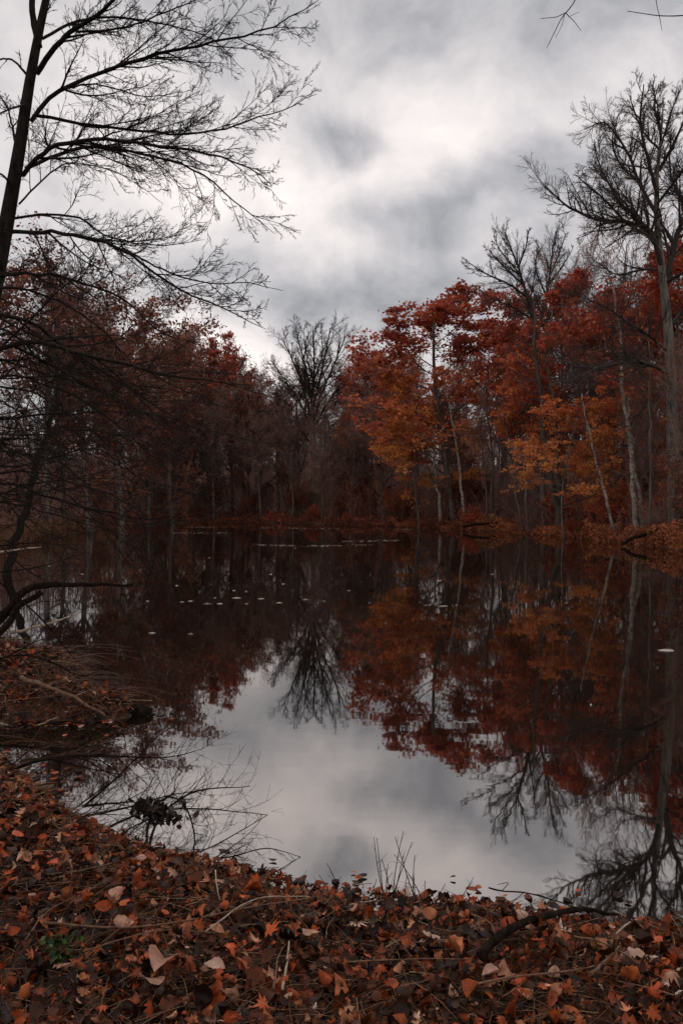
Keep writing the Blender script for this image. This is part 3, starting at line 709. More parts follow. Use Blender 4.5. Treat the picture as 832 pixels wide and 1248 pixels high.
# second near tree: trunk out of frame, drooping branches at mid height
D = 6.6
NT = np.array([(-4.6, 6.9, 0), (-4.3, 6.8, 1.6), (-4.0, 6.7, 3.0), (-3.9, 6.7, 4.6), (-3.7, 6.8, 6.5)])
NT[0, 2] = gz(NT[0, 0], NT[0, 1]) - .1
def tp(z): return tuple(np.array([np.interp(z, NT[:, 2], NT[:, k]) for k in range(3)]))
def LW(z, *pts): return np.vstack([[tp(z)], WP(pts)])
nl = [
 (LW(2.6, (0, 426, D), (50, 418, 6.5), (101, 431, 6.4), (167, 449, 6.3), (227, 461, 6.2), (303, 469, 6.1)), .03, .0025),
 (LW(2.9, (0, 386, D), (50, 401, 6.8), (91, 431, 7), (141, 461, 7.1), (192, 497, 7.2), (252, 532, 7.3)), .024, .0025),
 (LW(2.2, (0, 508, D), (30, 527, 6.4), (76, 565, 6.2), (121, 600, 6.1)), .018, .002),
 (LW(1.7, (0, 590, D), (40, 600, 6.6), (101, 618, 6.5), (167, 632, 6.4), (220, 630, 6.3), (272, 622, 6.2)), .016, .002),
 (LW(2.1, (0, 512, D), (76, 504, 6.9), (151, 502, 7.1), (202, 492, 7.3)), .016, .002),
 (LW(1.5, (0, 614, D), (70, 628, 6.2), (150, 652, 6), (195, 675, 5.9)), .012, .002),
 (LW(3.3, (0, 352, 7), (60, 362, 7.2), (110, 390, 7.4), (160, 440, 7.6), (175, 480, 7.6)), .018, .002),
 (LW(2.4, (0, 460, 7), (60, 470, 7.4), (120, 500, 7.7), (190, 560, 8), (230, 600, 8)), .016, .002),
 (LW(1.9, (0, 550, 6), (60, 560, 5.8), (110, 545, 5.7), (160, 560, 5.6)), .012, .002),
 (LW(1.6, (10, 575, 7), (90, 590, 7.4), (150, 610, 7.7), (210, 655, 7.9)), .012, .002),
 (LW(2.0, (0, 535, 7.6), (60, 540, 8), (130, 560, 8.2), (180, 590, 8.4), (200, 620, 8.5)), .012, .002),
 (LW(1.9, (0, 568, 6.9), (40, 580, 6.8), (90, 610, 6.7), (130, 650, 6.6), (150, 690, 6.5)), .012, .002),
 (LW(2.1, (0, 530, 6.2), (50, 530, 6), (120, 525, 5.9), (180, 540, 5.8), (215, 565, 5.8)), .013, .002),
 (LW(2.5, (0, 470, 6.4), (60, 490, 6.2), (120, 530, 6.1), (170, 575, 6), (200, 610, 6)), .014, .002),
 (LW(2.0, (0, 600, 8), (60, 600, 8.5), (120, 590, 8.8), (190, 600, 9)), .013, .002),
 (LW(2.9, (0, 440, 8), (60, 455, 8.5), (130, 480, 8.8), (200, 520, 9), (240, 560, 9)), .015, .002),
 (LW(2.7, (0, 405, 7.6), (50, 440, 8), (100, 450, 8.3), (160, 445, 8.6), (220, 430, 8.8)), .014, .002),
]
LV_N2 = [dict(dens=3.4, t0=.2, t1=.95, ang=32, sd=10, ratio=.34, npts=9, up=0, wob=.08, rr=.6, rmin=.004, fall=.35, flat=.35, jit=.5),
         dict(dens=9, t0=.15, t1=1, ang=38, sd=12, ratio=.22, npts=7, up=-.01, wob=.1, rr=.5, rmin=.003, fall=.35, flat=.35, jit=.6),
         dict(n=5, t0=.15, t1=1, ang=40, sd=12, ratio=.42, npts=5, up=0, wob=.12, rr=.6, rmin=.0022, fall=.4, jit=.5),
         dict(n=3, t0=.15, t1=1, ang=40, sd=12, ratio=.42, npts=3, up=.02, wob=.14, rr=.6, rmin=.002, jit=.5)]
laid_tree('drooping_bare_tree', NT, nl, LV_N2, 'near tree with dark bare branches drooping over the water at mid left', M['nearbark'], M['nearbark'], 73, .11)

# ------------------------------------------------------------------ single branches
def branch(name, mains, levels, mat, label, cat, seed, twigmat=None, sides=6, extra=None, mname='stem'):
    """a dead branch: main stems as one part, side twigs another"""
    r = np.random.default_rng(seed); base = np.asarray(mains[0][0][0], float)
    LP = []; LR = []
    for pts, r0, r1 in mains:
        q = spline(pts, 20) - base; nz_ = r.normal(size=(20, 3)); nz_ = (nz_ + np.roll(nz_, 1, 0) + np.roll(nz_, 2, 0)) / 1.7; q[1:-1] += nz_[1:-1] * r0 * .22
        LP.append(q); LR.append(np.linspace(r0, r1, 20) * r.uniform(.88, 1.12, 20))
    if not levels:
        mb = MB(); tubes(mb, np.array(LP), np.array(LR), sides, cap=True)
        o = mb.build(name, mat); o.location = tuple(base); tag(o, label, cat); return o
    root = empty(name, tuple(base))
    mb = MB(); tubes(mb, np.array(LP), np.array(LR), sides, cap=True); mb.build(mname, mat, root)
    mb = MB(); L = [(np.array(LP), np.array(LR))]
    for lv in levels: L.append(sprout(r, *L[-1], **lv)); tubes(mb, *L[-1], sides=3)
    mb.build('twigs', twigmat or mat, root)
    if extra: extra(root, base, r)
    tag(root, label, cat); return root

LB = [dict(dens=17, t0=.2, t1=1, ang=42, sd=14, ratio=.24, npts=5, up=.03, wob=.14, rr=.6, rmin=.0013, fall=.3, jit=.6),
      dict(n=4, t0=.15, t1=1, ang=42, sd=14, ratio=.45, npts=4, up=.02, wob=.18, rr=.6, rmin=.001, jit=.5)]
def clump(root, base, r):
    for (px, py, d, s) in [(175, 985, 3.75, .05), (206, 996, 3.7, .055), (190, 992, 3.75, .04)]:
        c = W(px, py, d) - base; n = 34
        pos = c + r.normal(size=(n, 3)) * s * np.array([.8, .6, .55])
        mb = MB(); cards(mb, r, pos, r.uniform(.03, .055, n), DIA, r.random(n), .2, .9); mb.build('withered_leaves', M['dark_leaf'], root)
branch('fallen_branch', [
 (LI((176, 1050, 3.45), (187, 1012, 3.6), (200, 990, 3.75), (240, 965, 3.9), (305, 959, 4.1)), .008, .0015),
 (LI((105, 1022, 3.6), (165, 995, 3.75), (220, 987, 3.85), (270, 989, 3.95), (330, 995, 4.1)), .006, .0015),
 (LI((176, 1050, 3.45), (182, 1000, 3.7), (200, 974, 3.8), (222, 980, 3.8), (236, 1015, 3.7), (235, 1050, 3.6)), .007, .003),
 (LI((225, 1065, 3.25), (250, 1052, 3.4), (285, 1045, 3.5), (325, 1036, 3.55), (366, 1046, 3.6)), .005, .0012),
 (LI((222, 1062, 3.3), (262, 1046, 3.45), (300, 1020, 3.55), (318, 1000, 3.6)), .003, .001),
 (LI((130, 1030, 3.6), (160, 1010, 3.7), (205, 985, 3.8), (215, 940, 3.9)), .004, .0012),
], LB, M['deadwood'], 'twiggy dead branch with withered leaf clumps leaning over the water edge', 'branch', 201, extra=clump)
branch('fallen_branch', [
 (LI((-20, 960, 4.3), (40, 930, 4.4), (100, 922, 4.5), (170, 925, 4.6), (215, 922, 4.7), (248, 913, 4.8)), .012, .0015),
 (LI((100, 985, 4.2), (135, 955, 4.4), (165, 925, 4.6), (190, 900, 4.7), (218, 881, 4.8)), .007, .0015),
 (LI((60, 926, 4.4), (120, 940, 4.6), (180, 950, 4.8), (210, 955, 4.9)), .005, .0012),
], LB, M['deadwood'], 'long dark dead branch reaching right over the cove from the left bank', 'branch', 202)
branch('arching_log', [
 (LI((-60, 800, 7.6), (-10, 762, 8), (25, 727, 8.2), (60, 716, 8.3), (100, 713, 8.4), (162, 713, 8.6)), .06, .013),
 (LI((-60, 820, 7.5), (0, 770, 7.9), (22, 742, 8.1), (50, 722, 8.3)), .045, .03),
], [dict(n=5, t0=.3, t1=1, ang=40, sd=12, ratio=.2, npts=5, up=-.02, wob=.1, rr=.3, rmin=.004)], M['deadwood'], 'dark dead log arching out of the left bank over the water', 'log', 203, sides=10)
branch('bleached_stick', [(LI((12, 772, 8), (40, 765, 8.1), (70, 757, 8.2), (98, 746, 8.3)), .018, .007)], None, M['palestick'], 'pale bleached stick over the water just below the arching log', 'stick', 204)
branch('bleached_stick', [(LI((-15, 676, 12), (20, 670, 12), (50, 667, 12))  , .02, .01)], None, M['palestick'], 'pale stick at the left edge above the arching log', 'stick', 205)
branch('overhanging_twig', [
 (LI((715, -75, 6.0), (708, -30, 6.0), (699, 2, 6.0), (687, 19, 6.0), (680, 30, 6), (664, 62, 6)), .008, .0022),
 (LI((687, 19, 6.0), (676, 24, 6), (657, 26, 6)), .003, .0018), (LI((687, 19, 6), (698, 30, 6), (706, 41, 6)), .003, .0018),
 (LI((686, 20, 6), (683, 33, 6), (675, 49, 6)), .0025, .0016), (LI((691, 24, 6), (699, 20, 6), (704, 18, 6)), .0018, .0012)], None, M['twig'],
 'forked dark twig tip hanging from above at the top, left one of the two', 'twig', 206)
branch('overhanging_twig', [
 (LI((880, 15, 5.6), (850, 20, 5.6), (820, 23, 5.6), (795, 22, 5.6), (762, 17, 5.6)), .005, .0022),
 (LI((796, -60, 5.6), (795, -10, 5.6), (798, 12, 5.6), (801, 24, 5.6), (804, 41, 5.6)), .004, .0016)], None, M['twig'],
 'crossed dark twigs hanging into the top right corner', 'twig', 207)
# spit root tangle and log end
branch('rotten_log', [(WP([(-60, 850, 6.4), (0, 858, 6.3), (60, 862, 6.2), (120, 855, 6.15), (160, 862, 6.1), (182, 872, 6.05)]), .09, .05)],
       [dict(n=9, t0=.2, t1=1, ang=55, sd=20, ratio=.14, npts=5, up=.02, wob=.2, rr=.35, rmin=.006)], M['deadwood'],
       'rotten dark log with broken stubs at the tip of the leafy spit', 'log', 208, sides=10)
branch('fallen_stick', [(WP([(25, 825, 5.9), (60, 838, 5.85), (90, 850, 5.8), (128, 873, 5.75)]), .018, .008)], None, M['stick'], 'brown stick lying down the side of the leafy spit', 'stick', 209)
branch('fallen_stick', [(WP([(-10, 880, 5.8), (30, 888, 5.75), (70, 875, 5.8)]), .009, .004)], None, M['palestick'], 'thin greyish stick low on the leafy spit at the waterline', 'stick', 210)
TW = [dict(dens=9, t0=.1, t1=1, ang=45, sd=16, ratio=.26, npts=5, up=0, wob=.16, rr=.6, rmin=.0022, fall=.3, jit=.6), dict(n=4, t0=.15, t1=1, ang=42, sd=14, ratio=.45, npts=4, up=0, wob=.18, rr=.6, rmin=.0016, jit=.5)]
branch('dead_branch', [(LI((-80, 690, 7.4), (-20, 700, 7.4), (30, 735, 7.3), (80, 790, 7.2), (110, 835, 7.1)), .014, .003), (LI((-20, 700, 7.4), (50, 690, 7.6), (110, 672, 7.8)), .008, .002)], TW, M['deadwood'], 'dead branch sagging from the left edge down to the spit behind the arching log', 'branch', 214)
branch('dead_branch', [(LI((-60, 830, 6.6), (10, 800, 6.5), (60, 806, 6.4), (120, 842, 6.3), (178, 862, 6.2)), .012, .003), (LI((10, 800, 6.5), (50, 780, 6.6), (90, 775, 6.7)), .006, .002)], TW, M['deadwood'], 'tangled dead branch lying along the top of the leafy spit', 'branch', 215)
branch('dead_branch', [(LI((-60, 900, 5.4), (10, 895, 5.4), (80, 880, 5.5), (140, 890, 5.5)), .01, .002), (LI((10, 895, 5.4), (60, 915, 5.3), (110, 905, 5.3)), .006, .002)], TW, M['deadwood'], 'low dead branch in the dark cove under the leafy spit', 'branch', 216)
branch('dead_branch', [(LI((-60, 620, 10), (0, 665, 9.8), (40, 700, 9.6), (90, 720, 9.4)), .016, .003), (LI((0, 665, 9.8), (60, 662, 10), (120, 680, 10.2)), .008, .002)], TW, M['deadwood'], 'twiggy dead branch dipping toward the water above the arching log', 'branch', 217)
# log on the right shore
branch('fallen_log', [(np.array([[13.4, 31.5, .75], [12.4, 31.0, .62], [11.6, 30.6, .45], [10.7, 30.4, .1]]), .11, .06)],
       [dict(n=7, t0=.2, t1=1, ang=60, sd=20, ratio=.25, npts=5, up=.04, wob=.15, rr=.3, rmin=.01)], M['deadwood'], 'dark fallen log slanting into the water below the thick grey trunk', 'log', 211, sides=8)
branch('fallen_log', [(np.array([[9.6, 48.2, .4], [8.6, 48.4, .45], [7.4, 48.6, .3]]), .1, .07)], None, M['deadwood'], 'short dark log on the shore below the crimson maple', 'log', 212, sides=8)

# ground following sticks
def on_ground(pts, lift=.02):
    P = []
    for px, py in pts:
        z = .25
        for _ in range(12):
            d = (CZ - z) * F / (py - HY); x = (px - 416) / F * d; z = .5 * z + .5 * gz(x, d)
        P.append((x, d, gz(x, d) + lift))
    P = np.array(P); P[:, 2] += .028
    return P
branch('black_branch', [(on_ground([(588, 1212), (598, 1192), (620, 1176), (645, 1163), (690, 1151), (735, 1142), (765, 1134)], .075), .0135, .003)], None, M['deadwood'], 'curved black branch lying on the leaves at lower right', 'branch', 213, sides=9)
ST = [([(50, 1163), (150, 1168), (240, 1155), (310, 1140), (385, 1126)], .0045, 'stick', 'long brown twig lying across the leaves at lower left'),
      ([(250, 1172), (310, 1130), (378, 1126)], .003, 'palestick', 'thin tan straw crossing the long brown twig'),
      ([(30, 1185), (55, 1150), (90, 1128)], .003, 'stick', 'short slanting twig at the far lower left'),
      ([(344, 1248), (350, 1205), (352, 1185)], .0045, 'palestick', 'upright tan stalk, right one of two below the orange leaf'),
      ([(333, 1248), (338, 1210), (345, 1192)], .004, 'stick', 'reddish stalk, left one of two below the orange leaf'),
      ([(262, 1092), (264, 1115), (268, 1132)], .003, 'palestick', 'pale bent grass blade left of the long brown twig end'),
      ([(422, 1212), (520, 1208), (575, 1211)], .003, 'stick', 'horizontal thin twig left of the black branch'),
      ([(575, 1150), (600, 1165), (604, 1200)], .003, 'stick', 'thin brown stalk touching the upper side of the black branch'),
      ([(722, 1230), (745, 1205), (756, 1193)], .005, 'stick', 'thick reddish stalk lying right of the black branch'),
      ([(752, 1176), (768, 1160), (771, 1140)], .0035, 'palestick', 'tan straw left of the rounded orange leaf'),
      ([(700, 1180), (740, 1190), (790, 1222)], .003, 'stick', 'thin brown straw below the rounded orange leaf'),
      ([(560, 1248), (610, 1236), (690, 1226), (740, 1216)], .004, 'stick', 'long brown twig along the bottom edge below the black branch'),
      ([(100, 1200), (190, 1172), (270, 1174)], .003, 'stick', 'thin twig just below the long brown twig')]
for i, (pts, r_, mt, lab) in enumerate(ST):
    branch('fallen_twig', [(on_ground(pts, .062), r_, r_ * .5)], None, M[mt], lab, 'twig', 220 + i, sides=5)
# twig over the edge of the bank, right
branch('forked_twig', [(LI((596, 1084, 2.85), (612, 1088, 2.85), (640, 1090, 2.8), (665, 1096, 2.75), (702, 1108, 2.6)), .0028, .0018),
                       (LI((640, 1089, 2.8), (625, 1100, 2.8), (606, 1102, 2.8)), .0015, .001), (LI((612, 1088, 2.85), (620, 1078, 2.85), (607, 1080, 2.9)), .0014, .001),
                       (LI((655, 1092, 2.8), (670, 1098, 2.85), (690, 1112, 2.85)), .0014, .001)], None, M['deadwood'], 'small forked twig sticking out over the bank edge right of centre', 'twig', 240)
# curled leaf on a stalk at the water edge
branch('curled_leaf', [(LI((350, 1082, 3.0), (358, 1078, 3.0), (366, 1077, 3.0), (371, 1077, 3.0)), .006, .012)], None, M['dark_leaf'], 'dark curled leaf silhouetted on the bank edge left of the weed stalks', 'leaf', 241)

# weed stalks
def weed(seed, px, py, h, n, label, spread=.25):
    r = np.random.default_rng(seed); b = on_ground([(px, py)], -.02)[0]
    while sdist([b[0]], [b[1]])[0] < .09:
        py += 2; b = on_ground([(px, py)], -.02)[0]
    P = []; R = []
    for i in range(n):
        a = r.uniform(-1, 1) * spread; hh = 1.3 * h * r.uniform(.35, 1); t = np.linspace(0, 1, 7)
        o = r.normal(size=2) * .03
        q = np.stack([o[0] + a * hh * t + r.normal() * .15 * hh * t ** 2, o[1] + r.normal() * .2 * hh * t, hh * t], 1)
        P.append(q); R.append(np.linspace(.0022, .001, 7))
    P = np.array(P); R = np.array(R); root = empty('weed', tuple(b))
    mb = MB(); tubes(mb, P, R, 4); mb.build('stalks', M['deadwood'], root)
    mb = MB(); c = sprout(r, P, R, n=3, t0=.25, t1=.95, ang=50, sd=20, ratio=.25, npts=4, up=0, wob=.3, rr=.7, rmin=.0008); tubes(mb, *c, sides=3); mb.build('twigs', M['deadwood'], root)
    tag(root, label, 'weed', 'dry weeds on the near bank edge')
weed(1, 474, 1098, .24, 7, 'tallest dry weed with upright dark stalks at the water edge', .35)
weed(2, 500, 1098, .22, 6, 'dry weed with bent stalks right of the tallest weed', .6)
weed(3, 530, 1102, .14, 5, 'short dry weed with drooping tips right of the bent weed', .9)
weed(4, 428, 1098, .11, 5, 'low thin grass tuft left of the tallest weed', .8)
weed(5, 400, 1096, .09, 4, 'tiny grass tuft near the curled dark leaf', .6)
weed(6, 560, 1106, .09, 4, 'tiny dry tuft left of the forked twig', .9)

# ------------------------------------------------------------------ leaf litter
def litter_leaf(r, N, kind, rowsn=7):
    """(N,21,3) leaf blades in leaf space (length 1), quads"""
    t = np.linspace(0, 1, rowsn)
    if kind == 0: w = np.sin(pi * t ** .85) ** .8 * .27
    elif kind == 1: w = np.interp(t, np.linspace(0, 1, 7), [.03, .27, .14, .36, .18, .24, .0])   # oak like lobes
    else: w = np.sin(pi * t ** .75) ** .75 * .36
    jw = .15 if rowsn == 7 else .06
    w = w[None] * r.uniform(.75, 1.25, (N, 1)) * r.uniform(1 - jw, 1 + jw, (N, rowsn))
    w[:, -1] *= .1
    big = 1. if rowsn > 7 else 1.9
    bend = r.normal(0, .35 * big, (N, 1)); cup = r.normal(.35, .45 * big, (N, 1)); side = r.normal(0, .18, (N, 1)); tw = r.normal(0, .5, (N, 1))
    x = np.repeat((t - .5)[None], N, 0); zc = bend * (x ** 2) * 1.6 + r.normal(0, .015, (N, rowsn))
    yc = side * x ** 2
    V = np.zeros((N, rowsn, 3, 3))
    for j, s in enumerate((-1, 0, 1)):
        V[:, :, j, 0] = x; V[:, :, j, 1] = yc + s * w; V[:, :, j, 2] = zc + (abs(s) * cup * w) + s * tw * x * w
    return V.reshape(N, -1, 3)
def litter_faces(N, rowsn=7):
    i = np.arange(3 * rowsn).reshape(rowsn, 3); q = np.stack([i[:-1, :-1], i[1:, :-1], i[1:, 1:], i[:-1, 1:]], -1).reshape(-1, 4)
    return (q[None] + (np.arange(N) * 3 * rowsn)[:, None, None]).reshape(-1, 4)
MAPLE_R = []
for a, rr_ in [(-90, .12), (-70, .42), (-48, .35), (-25, .62), (-8, .38), (10, .85), (28, .42), (45, .78), (60, .46), (78, .82), (90, 1.0)]:
    MAPLE_R.append((a, rr_))
_full = [(a, q) for a, q in MAPLE_R] + [(180 - a, q) for a, q in reversed(MAPLE_R[1:-1])]
def maple_leaf(r, N):
    an = np.radians([a for a, _ in _full]); rd = np.array([q for _, q in _full]) * .6
    k = len(an); rd2 = rd[None] * r.uniform(.85, 1.15, (N, k))
    x = np.concatenate([np.zeros((N, 1)), rd2 * np.cos(an)], 1); y = np.concatenate([np.zeros((N, 1)), rd2 * np.sin(an)], 1)
    mx = rd2 * .5; x = np.concatenate([x, mx * np.cos(an)], 1); y = np.concatenate([y, mx * np.sin(an)], 1)
    cup = r.normal(.5, .9, (N, 1)); b1 = r.normal(0, .9, (N, 1))
    z = cup * (x ** 2 + y ** 2) * .8 + b1 * x * np.abs(x) + r.normal(0, .012, x.shape)
    V = np.stack([x, y, z], -1); o1 = np.arange(k) + 1; o2 = np.roll(o1, -1); i1 = o1 + k; i2 = o2 + k
    tri = np.stack([np.zeros(k, int), i1, i2], 1); quad = np.stack([i1, o1, o2, i2], 1); nv = 2 * k + 1
    off = (np.arange(N) * nv)[:, None, None]
    return V, [(tri[None] + off).reshape(-1, 3), (quad[None] + off).reshape(-1, 4)], nv
def orient(r, V, pos, size, tilt=.65):
    N = len(V); nr = norm(r.normal(size=(N, 3)) * tilt + np.array([0, 0, 1.])); nr[r.random(N) < .5] *= -1
    a = norm(np.cross(nr, r.normal(size=(N, 3)))); b = np.cross(nr, a)
    V = V * size[:, None, None]
    return pos[:, None] + V[..., :1] * a[:, None] + V[..., 1:2] * b[:, None] + V[..., 2:] * nr[:, None]

def scatter(r, n, x0, x1, y0, y1, margin=.02, lift=.085):
    x = r.uniform(x0, x1, n); y = r.uniform(y0, y1, n)
    sd = sdist(x, y); ok = (sd > margin) & (np.abs(x / y) < .75)
    x, y, sd = x[ok], y[ok], sd[ok]
    z = terrain(x, y, sd) + r.random(len(x)) ** 1.3 * lift + .006
    return np.stack([x, y, z], 1)
r = np.random.default_rng(301)
mb = MB()
LT = lambda n, p: np.clip(r.choice([.06, .2, .33, .46, .6, .72, .84, .93, .97], n, p=[.25, .2, .17, .12, .1, .08, .04, .03, .01]) + r.normal(0, .03, n), 0, 1)
for (n, box, kinds) in [(54000, (-2.7, 2.6, 1.35, 4.2), 1), (12000, (-4.2, -.9, 3.2, 5.6), 1), (42000, (-6.0, -1.3, 5.4, 9.5), 1), (9000, (-9, -3.5, 8.5, 14), 1)]:
    P = scatter(r, n, *box); N = len(P); which = r.integers(0, 5, N)
    for kd in range(4):
        m_ = which == kd if kd < 3 else which >= 3
        Q = P[m_]; c = len(Q); pv = vnoise(Q[:, 0] * 2.2 + 7, Q[:, 1] * 2.2) * .18
        if not c: continue
        sz = .009 + .046 * r.random(c) ** 2.1
        if kd < 3:
            V = orient(r, litter_leaf(r, c, kd), Q, sz * 1.25); mb.add(V, [litter_faces(c)], np.repeat(np.clip(LT(c, 0) + pv * (r.random(c) < .7), 0, 1), 21))
        else:
            V, fs, nv = maple_leaf(r, c); mb.add(orient(r, V, Q, sz * 1.05), fs, np.repeat(np.clip(LT(c, 0) + pv * (r.random(c) < .7), 0, 1), nv))
tag(mb.build('leaf_litter', M['litter']), 'brown and rust fallen leaves covering the near bank and the left spit', 'leaf litter', kind='stuff')

# wet leaves along the waterline, some drifting just off the bank
xw = r.uniform(-3.5, 2.6, 60000); yw = r.uniform(2.6, 6.2, 60000); sw = sdist(xw, yw)
ok = (sw < .02) & (sw > -.4) & (r.random(60000) < np.exp(sw / .09)) & (vnoise(xw * 4, yw * 4) > -.15); xw, yw = xw[ok][:900], yw[ok][:900]; c = len(xw)
V = litter_leaf(r, c, 2) * np.array([1, 1, .25]); mb = MB()
mb.add(orient(r, V, np.stack([xw, yw, r.uniform(.003, .012, c)], 1), .02 + .04 * r.random(c), .06), [litter_faces(c)], np.repeat(LT(c, 0), 21))
tag(mb.build('shoreline_leaves', M['litter']), 'wet brown leaves floating against the near bank', 'wet leaves', kind='stuff')

# straws and needles
def straws(r, P, lo, hi, rad, flat=.12):
    N = len(P); a = r.uniform(0, 6.28, N); L = r.uniform(lo, hi, N); n = 6; t = np.linspace(-.5, .5, n)
    cv = r.normal(0, .25, N); dz = r.normal(0, flat, N)
    x = P[:, 0:1] + L[:, None] * (t * np.cos(a)[:, None] - cv[:, None] * t ** 2 * np.sin(a)[:, None])
    y = P[:, 1:2] + L[:, None] * (t * np.sin(a)[:, None] + cv[:, None] * t ** 2 * np.cos(a)[:, None])
    z = P[:, 2:3] + .012 + L[:, None] * (dz[:, None] * t) + L[:, None] * .12 * (.25 - t ** 2)
    return np.stack([x, y, z], -1), np.broadcast_to(np.linspace(1, .6, n), (N, n)) * (rad * r.uniform(.6, 1.5, N))[:, None]
mb = MB()
for n, box, lo, hi, rad in [(14000, (-2.7, 2.6, 1.35, 4.2), .04, .32, .0012), (3600, (-4.2, -.9, 3.2, 5.6), .08, .35, .0016), (6000, (-6, -1.3, 5.4, 9.5), .12, .5, .0028)]:
    P = scatter(r, n, *box, lift=.05); p_, r_ = straws(r, P, lo, hi, rad)
    tubes(mb, p_, r_, 3, tint=r.random(len(P)) ** 1.4)
tag(mb.build('dry_grass', M['straw']), 'tangled dry grass stems and needles among the fallen leaves', 'dry grass', kind='stuff')
# rusty grass hanging over the edge of the spit and the left bank
xs_ = r.uniform(-6.5, -1.3, 9000); ys_ = r.uniform(4.3, 8.6, 9000); sd_ = sdist(xs_, ys_); ok = (sd_ > .03) & (sd_ < .45 + .5 * (vnoise(xs_ * 2, ys_ * 2) > .05)) & (vnoise(xs_ * 3.1, ys_ * 3.1) > -.12)
xs_, ys_, sd_ = xs_[ok], ys_[ok], sd_[ok]; e = .05
gx_ = (sdist(xs_ + e, ys_) - sd_) / e; gy_ = (sdist(xs_, ys_ + e) - sd_) / e; n = len(xs_)
H = r.uniform(.12, .4, n); t = np.linspace(0, 1, 6); zz_ = terrain(xs_, ys_, sd_)
wx = -gx_ * .8 + r.normal(0, .9, n); wy = -gy_ * .8 + r.normal(0, .9, n)
P = np.stack([xs_[:, None] + wx[:, None] * H[:, None] * t ** 1.3 * .9, ys_[:, None] + wy[:, None] * H[:, None] * t ** 1.3 * .9, zz_[:, None] + H[:, None] * (.95 * t - 1.05 * t ** 2)], -1)
P[..., 2] = np.maximum(P[..., 2], .01)
mb = MB(); tubes(mb, P, (.0022 * r.uniform(.6, 1.5, n))[:, None] * np.linspace(1, .5, 6), 3, tint=r.random(n) ** .8 * .8)
tag(mb.build('overhanging_grass', M['rustgrass']), 'rusty dry grass hanging over the edge of the leafy spit', 'grass', kind='stuff')
# moss patch
P = on_ground([(72, 1178)], 0)[0]; n = 130
mb = MB(); pp = np.stack([P[0] + r.normal(0, .035, n), P[1] + r.normal(0, .03, n), np.zeros(n)], 1); pp[:, 2] = terrain(pp[:, 0], pp[:, 1]) + r.random(n) * .05 + .02
cards(mb, r, pp, r.uniform(.012, .024, n), DIA, r.random(n), .5)
tag(mb.build('moss', M['moss']), 'small dim green patch of moss at the far lower left', 'moss', kind='stuff')

# single eye-catching leaves: px, py, size, kind(0-2 blade, 3 maple), material, tint, label
SL = [(326, 1171, .115, 3, 'bright_leaf', .7, 'large bright orange maple leaf on the leaf litter'),
      (280, 1188, .07, 3, 'bright_leaf', .1, 'smaller dull orange leaf left of the large orange leaf'),
      (800, 1178, .075, 2, 'bright_leaf', .2, 'rounded orange leaf near the right edge'),
      (66, 1080, .06, 3, 'bright_leaf', .0, 'small orange red leaf on the upper left bank'),
      (20, 1046, .07, 2, 'bright_leaf', .3, 'orange leaf at the left edge of the bank'),
      (434, 1160, .1, 3, 'pale_leaf', .8, 'pale pinkish leaf near the middle right of the large orange leaf'),
      (196, 1212, .12, 2, 'pale_leaf', .1, 'broad tan leaf at lower left'),
      (184, 1234, .11, 0, 'pale_leaf', .3, 'light tan leaf just below the broad tan leaf'),
      (261, 1216, .085, 0, 'pale_leaf', .5, 'pale curled leaf right of the broad tan leaf'),
      (170, 1074, .055, 0, 'pale_leaf', .3, 'tan leaf on the upper left bank near the dead branch'),
      (40, 1040, .06, 2, 'pale_leaf', .7, 'greyish white leaf beside the orange leaf at the left edge'),
      (525, 1178, .075, 1, 'pale_leaf', .8, 'greyish leaf left of the black branch'),
      (600, 1228, .07, 0, 'pale_leaf', .3, 'pointed tan leaf just below the black branch'),
      (770, 1200, .08, 1, 'pale_leaf', .4, 'pale curled leaf below the rounded orange leaf'),
      (635, 1148, .055, 2, 'pale_leaf', .6, 'small pale leaf above the black branch'),
      (662, 1136, .05, 0, 'pale_leaf', .9, 'whitish leaf at the bank edge above the black branch'),
      (75, 1215, .08, 1, 'pale_leaf', .2, 'tan leaf in the lower left corner area'),
      (820, 1225, .08, 3, 'pale_leaf', .0, 'brown tan maple leaf in the lower right corner')]
for i, (px, py, s, kd, mt, ti, lab) in enumerate(SL):
    rr_ = np.random.default_rng(900 + i); P = on_ground([(px, py)], .06)
    if kd < 3: V = litter_leaf(rr_, 1, kd, 17) ; fs = [litter_faces(1, 17)]
    else: V, fs, _n = maple_leaf(rr_, 1)
    V = V.copy(); V[..., 2] *= .95
    V = orient(rr_, V, np.zeros((1, 3)), np.array([s * .88]), .3)
    mb = MB(); mb.add(V, fs, ti)
    o = mb.build('fallen_leaf', M[mt]); o.location = tuple(P[0]); tag(o, lab, 'leaf', 'fallen leaves that stand out on the litter')

# ------------------------------------------------------------------ far shore ground cover
def shore_cards(n, px0, px1, dmax, size, mat, name, label, trange, hmax=.5, shape=DIA, seed=5, ub=.3):
    r = np.random.default_rng(seed); px = r.uniform(px0, px1, n)
    tab_p = np.linspace(px0, px1, 60); tab_d = np.array([shore_d(q) for q in tab_p])
    d = np.interp(px, tab_p, tab_d) + r.random(n) ** 1.5 * dmax; x = (px - 416) / F * d
    sd = sdist(x, d); ok = sd > .05; x, d, sd = x[ok], d[ok], sd[ok]
    hh = (vnoise(x * .9, d * .9) + .5) * hmax
    z = terrain(x, d, sd) + r.random(len(x)) * hh
    ti = np.clip(r.uniform(*trange, len(x)) + vnoise(x * .5 + 9, d * .5) * .6, 0, 1)
    mb = MB(); cards(mb, r, np.stack([x, d, z], 1), r.uniform(.6, 1.4, len(x)) * size, shape, ti, ub)
    tag(mb.build(name, mat), label, name.replace('_', ' '), kind='stuff')
